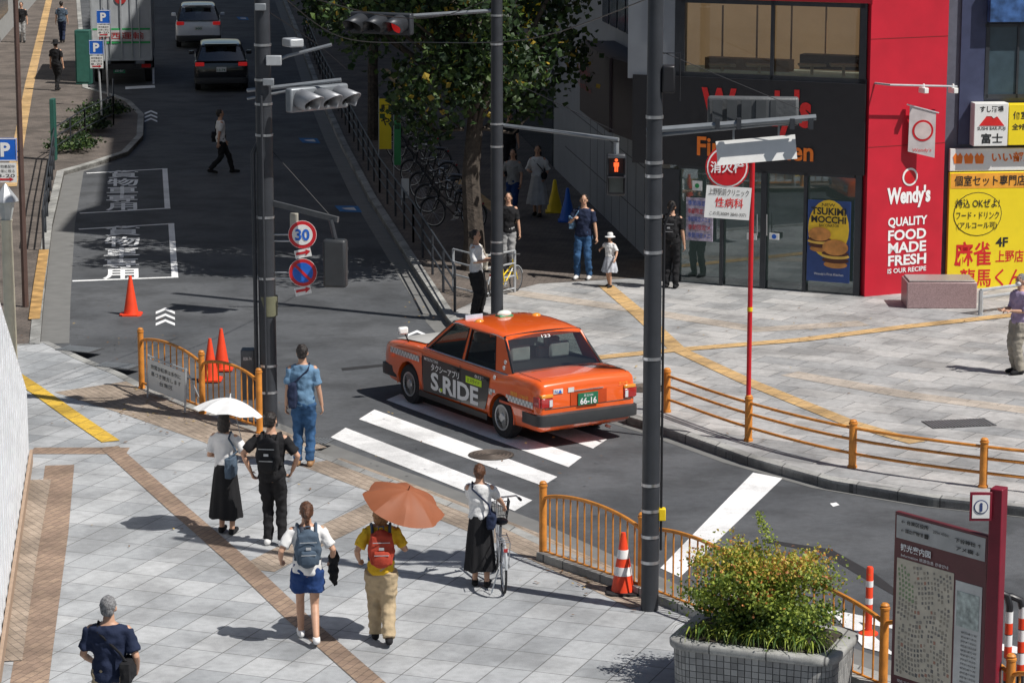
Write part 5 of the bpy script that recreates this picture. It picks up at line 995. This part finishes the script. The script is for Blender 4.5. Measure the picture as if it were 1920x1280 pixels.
# ---------- PEOPLE
SCL=1.74
def ik(a,b_,l1,l2,hint):
    d=b_-a; L_=min(d.length,(l1+l2)*.998); dn=d.normalized(); x=(l1*l1-l2*l2+L_*L_)/(2*L_); hh=math.sqrt(max(l1*l1-x*x,0)); h=V(hint); h=(h-dn*h.dot(dn)).normalized(); return a+dn*x+h*hh, a+dn*L_
TOR=[(.83,.11,.085,0),(.9,.16,.105,0),(.98,.155,.1,0),(1.08,.135,.092,.005),(1.2,.15,.1,.005),(1.32,.17,.1,0),(1.39,.165,.085,-.005),(1.43,.11,.065,-.01),(1.46,.06,.055,-.005),(1.53,.052,.053,.005)]
def person(label,loc,rz,h=1.68,feet=((-.09,.02,0),(.09,-.02,0)),hands=((-.25,.04,.84),(.25,.04,.84)),lean=0,head=0,nod=0,hair='short',hm=None,top=None,sleeve='short',bottom='trousers',bm_=None,shoe=None,hem=.3,wide=1.0,girth=1.0,vox=.009,hat=None,mask=False,female=False,elbow=((-.5,-1,-.2),(.5,-1,-.2)),flare=.12):
    hm=hm or hairb; shoe=shoe or kblack; seed=random.random()*50
    t=thing('person',label,'person',loc,rz,None,local=True,scale=h/SCL)
    st=max([math.hypot(f_[0]*.3,f_[1]) for f_ in feet if f_[2]<.05]+[0]); hz=min(.895,math.sqrt(.822**2-st**2)+.085); dz=hz-.895
    sw=(.9 if female else 1.0)*girth
    T=lambda x,y,z: V((x,y+lean*max(0,z-.9),z+dz-abs(lean)*.1*max(0,z-.9)))
    def rings(z0,z1,ex,kx=1):
        o=[]
        zs=[z0]+[r_[0] for r_ in TOR if z0<r_[0]<z1]+[z1]
        for z in zs:
            for i in range(len(TOR)-1):
                if TOR[i][0]<=z<=TOR[i+1][0]: k=(z-TOR[i][0])/(TOR[i+1][0]-TOR[i][0]); rx,ry,yo=[TOR[i][j]+(TOR[i+1][j]-TOR[i][j])*k for j in (1,2,3)]; break
            else: rx,ry,yo=(TOR[0] if z<TOR[0][0] else TOR[-1])[1:]
            g_=sw if z<1.42 else 1
            o.append([T(kx*(rx*g_+ex)*math.cos(2*math.pi*k/20),yo+(ry*(girth if z<1.4 else 1)+ex)*math.sin(2*math.pi*k/20),z) for k in range(20)])
        return o
    hips=[V((s*.085*sw,0,hz)) for s in (-1,1)]; sh=[T(s*.168*sw,0,1.375) for s in (-1,1)]
    legs=[];arms=[]
    for i,f_ in enumerate(feet): k_,a_=ik(hips[i],V((f_[0],f_[1],.085+f_[2])),.42,.41,(0,1,0)); legs.append((hips[i],k_,a_,f_[2]))
    for i,w_ in enumerate(hands): e_,a_=ik(sh[i],V(w_)+V((0,lean*max(0,w_[2]-.9),dz)),.275,.25,elbow[i]); arms.append((sh[i],e_,a_))
    HM=Matrix.Translation(T(0,0,1.5))@Matrix.Rotation(head,4,'Z')@Matrix.Rotation(-nod,4,'X')
    mb=MB(); mb.loft(rings(.83,1.53,0))
    for a_,k_,n_,lf in legs:
        mb.tube([a_,a_.lerp(k_,.5),k_,k_.lerp(n_,.3),n_],[.078,.066,.05,.05,.036],12,round=True)
        toe=V((n_.x*1.12,n_.y+.15,.035)); mb.tube([n_+V((0,-.03,-.045)),n_.lerp(toe,.5)+V((0,0,-.01)),toe],[.036,.036,.028],10,round=True)
    for i,(a_,e_,w_) in enumerate(arms):
        s=-1 if i==0 else 1
        mb.tube([a_,a_.lerp(e_,.5),e_,e_.lerp(w_,.35),w_],[.05,.044,.036,.036,.025],10,round=True)
        d=(w_-e_).normalized(); sd=V((0,1,0)); sd=(sd-d*sd.dot(d)); sd=sd.normalized() if sd.length>.1 else V((0,0,1)); pn=d.cross(sd).normalized()
        if pn.x*s>0: pn=-pn
        for k in range(4):
            o_=sd*(.03-.02*k); b0_=w_+o_*.5; b1_=w_+d*.085+o_; mb.tube([b0_,b1_],.0135,7,round=True)
            L_=(.066,.074,.07,.054)[k]; m1=b1_+(d*.8+pn*.5).normalized()*L_*.5; m2=m1+(d*.35+pn*.9).normalized()*L_*.5; mb.tube([b1_,m1,m2],[.0095,.009,.0075],7,round=True)
        b0_=w_+d*.025+sd*.02; m1=b0_+(d*.5+sd*.8+pn*.2).normalized()*.045; m2=m1+(d*.85+sd*.2+pn*.4).normalized()*.03; mb.tube([b0_,m1,m2],[.014,.011,.0085],7,round=True)
    mb.M=HM; mb.ell((0,-.005,.115),(.072,.09,.1)); mb.ell((0,.022,.055),(.05,.06,.058)); mb.ell((0,.088,.085),(.013,.02,.022),8,6); mb.tube([(0,-.0,-.03),(0,.005,.06)],.05,10,round=True)
    for s in (-1,1): mb.ell((s*.074,-.005,.09),(.012,.02,.03),8,6)
    link('body',voxel(mb,vox,1),skin,t,60)
    mb=MB(); mb.M=HM
    for s in (-1,1): mb.ell((s*.03,.084,.105),(.013,.007,.007),8,5); mb.box((s*.03,.088,.128),(.03,.008,.005))
    mb.build('eyes',hairb,t); mb=MB(); mb.M=HM; mb.ell((0,.081,.045),(.022,.006,.006),8,5); mb.build('mouth',mat('lips',(.4,.12,.1),.5),t)
    if mask: mb=MB(); mb.M=HM; mb.ell((0,.05,.06),(.06,.053,.05)); mb.build('face_mask',kwhite,t)
    mb=MB(); mb.M=HM; mb.ell((0,-.024,.132),(.082,.09,.094),16,10)
    if hair in('short','grey'): mb.ell((0,-.05,.075),(.068,.053,.06))
    if hair=='bob': mb.ell((0,-.035,.06),(.095,.083,.11)); mb.ell((0,-.05,-.0),(.088,.06,.06))
    if hair=='long': mb.ell((0,-.045,.04),(.09,.07,.14)); mb.ell((0,-.07,-.07),(.088,.045,.14))
    if hair=='bun': mb.ell((0,-.05,.08),(.073,.053,.06)); mb.ell((0,-.115,.14),(.042,.042,.042)); mb.tube([(0,-.12,.13),(.01,-.13,.05)],[.03,.012],8,round=True)
    if hair=='pony': mb.ell((0,-.05,.08),(.073,.053,.06)); mb.tube([(0,-.1,.15),(0,-.14,.1),(0,-.13,-.02),(.01,-.12,-.1)],[.03,.034,.03,.012],10,round=True)
    link('hair',voxel(mb,.011,1,.011,30,seed),hm,t,60)
    if hat: mb=MB(); mb.M=HM; mb.lathe([(.17,.12),(.15,.14),(.1,.15),(.095,.22),(.07,.26),(.01,.27)],(0,-.01,0),20); mb.build('hat',hat,t,60,fixn=True)
    mb=MB(); z0=.86 if bottom in('trousers','shorts') else .95
    mb.loft(rings(z0,1.435,.02))
    for a_,e_,w_ in arms:
        if sleeve=='short': q_=[a_,a_.lerp(e_,.45),a_.lerp(e_,.8)]; rr=[.066,.066,.07]
        elif sleeve=='elbow': q_=[a_,a_.lerp(e_,.5),e_]; rr=[.066,.064,.062]
        else: q_=[a_,a_.lerp(e_,.5),e_,e_.lerp(w_,.9)]; rr=[.066,.06,.052,.04]
        mb.tube(q_,rr,12)
        mb.tube([a_-V((0,0,.012)),a_.lerp(T(0,0,1.38),.55)],.058,12)
    link('shirt',voxel(mb,.013,2,.02,8,seed),top,t,60)
    if bottom in('trousers','shorts'):
        mb=MB(); mb.loft(rings(.83,1.0,.012))
        for a_,k_,n_,lf in legs:
            if bottom=='trousers': mb.tube([a_,a_.lerp(k_,.5),k_,k_.lerp(n_,.5),n_+V((0,0,-.01))],[.098*wide,.09*wide,.074*wide,.068*wide,.061*wide],14)
            else: mb.tube([a_,a_.lerp(k_,.35),a_.lerp(k_,.62)],[.1*wide,.1*wide,.105*wide],14)
        link('trousers' if bottom=='trousers' else 'shorts',voxel(mb,.013,2,.018,10,seed+3),bm_,t,60)
    else:
        mb=MB(); n=44; rg=[]; zt=1.0; amp=.02; cyy=sum(l_[2].y for l_ in legs)/2
        for i in range(12):
            k=i/11; z=zt+dz+(hem-zt)*k; rx=.155*sw+flare*k**.8; ry=.12+flare*.95*k**.8
            rg.append([V((rx*math.cos(a)*(1+amp/rx*k*math.sin(9*a+seed)+.5*amp/rx*k*math.sin(17*a+k*3)),cyy*k*.6+ry*math.sin(a)*(1+amp/ry*k*math.sin(9*a+seed)),z+.012*math.sin(4*a+seed)*k)) for a in [2*math.pi*j/n for j in range(n)]])
        mb.loft(rg); mb.build('skirt',bm_,t,60,fixn=True)
    for (a_,k_,n_,lf) in legs:
        mb=MB(); toe=V((n_.x*1.12,n_.y+.17,.042)); heel=n_+V((0,-.04,-.042)); mb.tube([heel,heel.lerp(toe,.45)+V((0,0,.008)),toe],[.045,.046,.036],12,round=True); mb.tube([n_+V((0,-.01,.0)),n_+V((0,-.01,-.04))],.046,12)
        for i_,v_ in enumerate(mb.v): mb.v[i_]=V((v_.x,v_.y,max(v_.z,.002)))
        link('shoe',voxel(mb,.012,1),shoe,t,60)
    return dict(t=t,loc=loc,rz=rz,s=h/SCL,T=T,dz=dz,arms=arms,HM=HM,girth=sw)
def held(pr_,name,label,cat): return thing(name,label,cat,pr_['loc'],pr_['rz'],None,True,pr_['s'])
def backpack(p,label,m,m2):
    t=held(p,'backpack',label,'backpack'); T=p['T']; mb=MB(); c=T(0,-.2,1.2); mb.ell(c,(.16,.085,.235),16,10); mb.box(c,(.25,.13,.36)); link('main_pouch',voxel(mb,.014,3,.012,10,1),m,t,60)
    mb=MB(); mb.ell(c+V((0,-.07,-.09)),(.115,.055,.11)); mb.box(c+V((0,-.085,-.09)),(.18,.05,.16)); link('front_pocket',voxel(mb,.013,2),m,t,60)
    for s in (-1,1): mb=MB(); mb.tube([T(s*.1,-.13,1.37),T(s*.105,-.06,1.455),T(s*.11,.05,1.44),T(s*.115,.125,1.33),T(s*.13,.11,1.15),T(s*.14,-.1,1.05)],.018,8); mb.build('strap',m2,t)
    mb=MB(); mb.tube([c+V((-.03,.03,.23)),c+V((-.03,.0,.27)),c+V((.03,.0,.27)),c+V((.03,.03,.23))],.009,6); mb.build('handle',m2,t)
    mb=MB(); mb.box(c+V((0,-.118,-.045)),(.17,.006,.008)); mb.box(c+V((0,-.09,.1)),(.2,.006,.008)); mb.box(c+V((0,-.1,.03)),(.06,.01,.03)); mb.build('zip',lgrey,t)
def shoulderbag(p,label,m,side=1,z=.98,x=.24,y=-.05,w=.3,hh=.24,cross=True):
    t=held(p,'shoulder_bag',label,'bag'); T=p['T']; c=T(side*x,y,z); mb=MB(); mb.box(c,(.1,w,hh)); mb.ell(c,(.075,w*.56,hh*.56)); link('pouch',voxel(mb,.013,2,.012,10,2),m,t,60)
    s2=-side if cross else side; xx=.09
    mb=MB(); mb.tube([c+V((0,-.08,hh/2)),T(side*.13,-.13,1.18) if cross else T(side*.2,-.1,1.2),T(s2*xx,-.11,1.38),T(s2*xx*1.1,-.02,1.46),T(s2*xx,.09,1.38),T(side*.12,.135,1.16) if cross else T(side*.2,.12,1.2),c+V((0,.08,hh/2))],.013,8); mb.build('strap',m,t)
def umbrella(p,label,m,c,tilt,r=.48,hand=1):
    t=held(p,'umbrella',label,'umbrella'); c=V(c); ax=V(tilt).normalized(); q_=ax.to_track_quat('Z','Y').to_matrix(); hp=p['arms'][hand][2]; n=8; vs=[];fs=[]; mr=6
    for j in range(mr+1):
        k=j/mr
        for i in range(n*4):
            a=2*math.pi*i/(n*4); sc_=1-.1*k*(math.sin(a*n/2)**2)
            vs.append(c+q_@V((r*k*sc_*math.cos(a),r*k*sc_*math.sin(a),.2*(1-k**1.8)-.03*k*(math.sin(a*n/2)**2))))
    N=n*4
    for j in range(mr):
        for i in range(N): fs.append((j*N+i,j*N+(i+1)%N,(j+1)*N+(i+1)%N,(j+1)*N+i))
    mb=MB(); mb.add(vs,fs); mb.build('canopy',m,t,25)
    tipb=hp+(hp-(c+ax*.2)).normalized()*.1; mb=MB(); mb.tube([c+ax*.25,hp],.006,6); mb.build('shaft',steel,t); mb=MB(); mb.tube([hp+(c-hp).normalized()*.05,tipb],.012,8); mb.build('handle',mat('wood_handle',(.2,.1,.05)),t)
    for k in range(n): a=2*math.pi*k/n; mb=MB(); mb.tube([c+q_@V((0,0,.19)),c+q_@V((r*.6*math.cos(a),r*.6*math.sin(a),.2*(1-.6**1.8)-.008)),c+q_@V((r*.97*math.cos(a),r*.97*math.sin(a),.005))],.003,4); mb.build('rib',steel,t)
    mb=MB(); mb.tube([c+ax*.2,c+ax*.26],.008); mb.build('tip',m,t)
G=lambda x,y:P(x,y,PZ)
p=person('grey haired man in a dark navy short sleeved shirt at the bottom left corner',G(212,1430),R(-5),1.68,hair='grey',hm=hairg,top=knavy,bm_=kbeige,hands=((-.22,.2,.98),(.24,.12,.95)),girth=1.08)
shoulderbag(p,'black shoulder bag on the grey haired man at bottom left',kblack,1,1.0,.2,-.1,.32,.22)
p=person('woman in white top and long black skirt standing under a white umbrella',G(425,1000),R(-12),1.58,hair='bob',top=kwhite,bottom='skirt',bm_=kblack,hem=.24,flare=.09,hands=((-.12,.2,1.08),(.2,.2,1.2)),female=True,feet=((-.08,.04,0),(.09,-.03,0)))
umbrella(p,'white umbrella held over the woman in the long black skirt',kwhite,(.05,.02,1.72),(.1,.2,1),.48)
shoulderbag(p,'dark blue tote bag hanging beside the woman under the white umbrella',kslate,1,1.0,.14,-.17,.3,.28,False)
p=person('man in black with short black hair standing beside the white umbrella',G(512,1022),R(-8),1.72,top=kblack,bm_=kblack,shoe=kwhite,hands=((-.27,.0,.95),(.24,.1,.95)),elbow=((-1,-.4,0),(1,-.4,0)),feet=((-.07,.03,0),(.12,-.02,0)),wide=.98,head=R(-15))
backpack(p,'black backpack on the man in black beside the white umbrella',kblack,kblack)
p=person('man in blue denim shirt and jeans with his back turned by the kerb',G(570,873),R(-4),1.74,top=kcham,bm_=kdenim,shoe=mat('tan_shoe',(.3,.16,.07),.6),hands=((-.24,.02,.84),(.26,.03,.84)),wide=1.0,girth=.97)
shoulderbag(p,'dark crossbody bag on the man in the blue denim shirt',knavy,-1,1.03,.12,-.16,.16,.34)
p=person('woman in white tee and dark blue shorts walking with a ponytail',G(578,1203),R(8),1.62,hair='pony',hm=hairbr,top=kwhite,bottom='shorts',bm_=kdkblue,shoe=kwhite,feet=((-.07,.22,0),(.08,-.24,.05)),hands=((-.3,.12,1.0),(.3,.1,.98)),female=True,girth=1.1,wide=1.15)
backpack(p,'slate blue backpack worn by the woman in dark blue shorts',kslate,kslate)
t=held(p,'jacket','black jacket draped over the right arm of the woman in shorts','jacket'); mb=MB(); a_=p['arms'][1][2]; mb.ell(a_+V((.02,.02,-.1)),(.06,.1,.22)); mb.ell(a_+V((.03,.0,.02)),(.07,.09,.08)); link('cloth',voxel(mb,.014,2,.03,12,3),kblack,t,60)
p=person('woman in yellow top and loose beige trousers walking under a brown umbrella',G(716,1205),R(4),1.62,hair='bob',hm=hairl,top=kyel,bm_=kbeige,feet=((-.07,.16,0),(.08,-.18,.04)),hands=((-.26,.12,1.0),(.16,.2,1.22)),female=True,wide=1.25,shoe=kblack)
backpack(p,'red backpack worn by the woman in the yellow top',kred,kslate)
umbrella(p,'brown umbrella held over the woman in the yellow top',mat('umbrella_brown',(.27,.085,.035),.65,var=.06),(.27,.05,1.66),(.3,-.3,1),.5)
p=person('woman in white top and long black skirt wheeling a bicycle',G(900,1098),R(-5),1.5,hair='bun',hm=hairbr,top=kwhite,bottom='skirt',bm_=kblack,hem=.24,hands=((-.08,.42,1.02),(.3,.4,1.02)),female=True,flare=.07,feet=((-.07,.02,0),(.1,-.05,0)),nod=-.15)
shoulderbag(p,'navy crossbody bag on the woman with the bicycle',knavy,1,.95,.17,-.1,.26,.2)
p=person('man in dark polo and jeans standing with a small child by the shops',G(1094,523),R(165),1.68,top=knavy,bm_=kdenim,shoe=kwhite,feet=((-.12,0,0),(.12,.03,0)),hands=((-.3,.08,.8),(.15,.22,1.25)),head=R(10))
shoulderbag(p,'pale blue bag on the shoulder of the man with the child',kcham,1,1.15,.24,-.02,.2,.26,False)
person('small child in a white hat and pale dress reaching up to the man',G(1143,538),R(150),1.04,hair='bob',top=kwhite,bottom='dress',bm_=cloth('pale_check',(.45,.47,.52),.3),hem=.5,hat=kwhite,hands=((-.3,.2,.95),(.32,.05,1.2)),female=True,feet=((-.08,.1,0),(.08,-.1,0)))
p=person('woman in white blouse and black trousers waiting by the middle pole',G(893,594),R(-110),1.6,hair='bun',top=kwhite,bm_=kblack,wide=1.35,hands=((-.1,.3,1.15),(.12,.28,1.15)),female=True,sleeve='elbow')
shoulderbag(p,'patterned tote bag carried by the woman at the middle pole',cloth('pattern_tote',(.45,.42,.36),.5),-1,1.05,.25,-.03,.34,.32,False)
p=person('man in black with a backpack standing at the shop window',G(1258,540),R(-15),1.7,top=kblack,bm_=kblack)
backpack(p,'black backpack on the man at the shop window',kblack,kblack)
p=person('woman with long hair in a white dress walking on the shaded pavement',G(1008,405),R(170),1.62,hair='long',top=kwhite,bottom='skirt',bm_=cloth('grey_white',(.5,.5,.5)),hem=.3,hands=((-.2,.12,.95),(.16,.2,1.1)),female=True,feet=((-.07,.1,0),(.08,-.1,0)),sleeve='elbow')
shoulderbag(p,'small black bag on the woman in the white dress',kblack,-1,1.0,.18,.12,.2,.16)
person('woman in grey blouse and dark trousers beside the woman in white',G(962,410),R(165),1.58,hair='long',top=kgrey,bm_=kdkblue,hands=((-.22,.1,.88),(.2,.2,1.1)),female=True,feet=((-.07,.1,0),(.08,-.1,0)))
person('person in dark clothes half hidden behind the middle pole',G(953,512),R(175),1.62,hair='long',top=kblack,bm_=kgrey,female=True)
person('person in black top behind the tree trunk at the bicycles',G(955,330),R(180),1.62,top=kblack,bm_=kblack,hair='short')
p=person('man in white shirt and dark trousers crossing the shaded street',G(415,318)+V((0,0,-PZ)),R(-75),1.7,top=kwhite,bm_=kblack,feet=((-.06,.3,0),(.06,-.3,.05)),hands=((-.2,.15,.86),(.22,-.1,.86)))
shoulderbag(p,'dark briefcase bag carried by the man crossing the street',kblack,-1,.98,.22,-.02,.36,.26,False)
person('man in black shirt walking on the far left pavement, nearer one',G(107,170),R(-20),1.65,top=kblack,bm_=kblack,hat=kblack,feet=((-.06,.15,0),(.06,-.15,.03)),vox=.012)
person('man in grey shirt walking away on the far left pavement, farther one',G(117,80),R(5),1.65,top=kslate,bm_=knavy,feet=((-.06,.15,0),(.06,-.15,.03)),vox=.012)
person('person in black top at the top left corner of the pavement',G(42,80),R(180),1.6,top=kblack,bm_=kgrey,vox=.012)
person('older person in lilac shirt and face mask standing at the right edge',G(1908,700),R(115),1.65,hair='grey',hm=hairg,top=klilac,bm_=cloth('khaki_grey',(.33,.3,.25)),mask=True,hands=((-.1,.26,1.12),(.12,.26,1.1)),sleeve='elbow',wide=1.2)
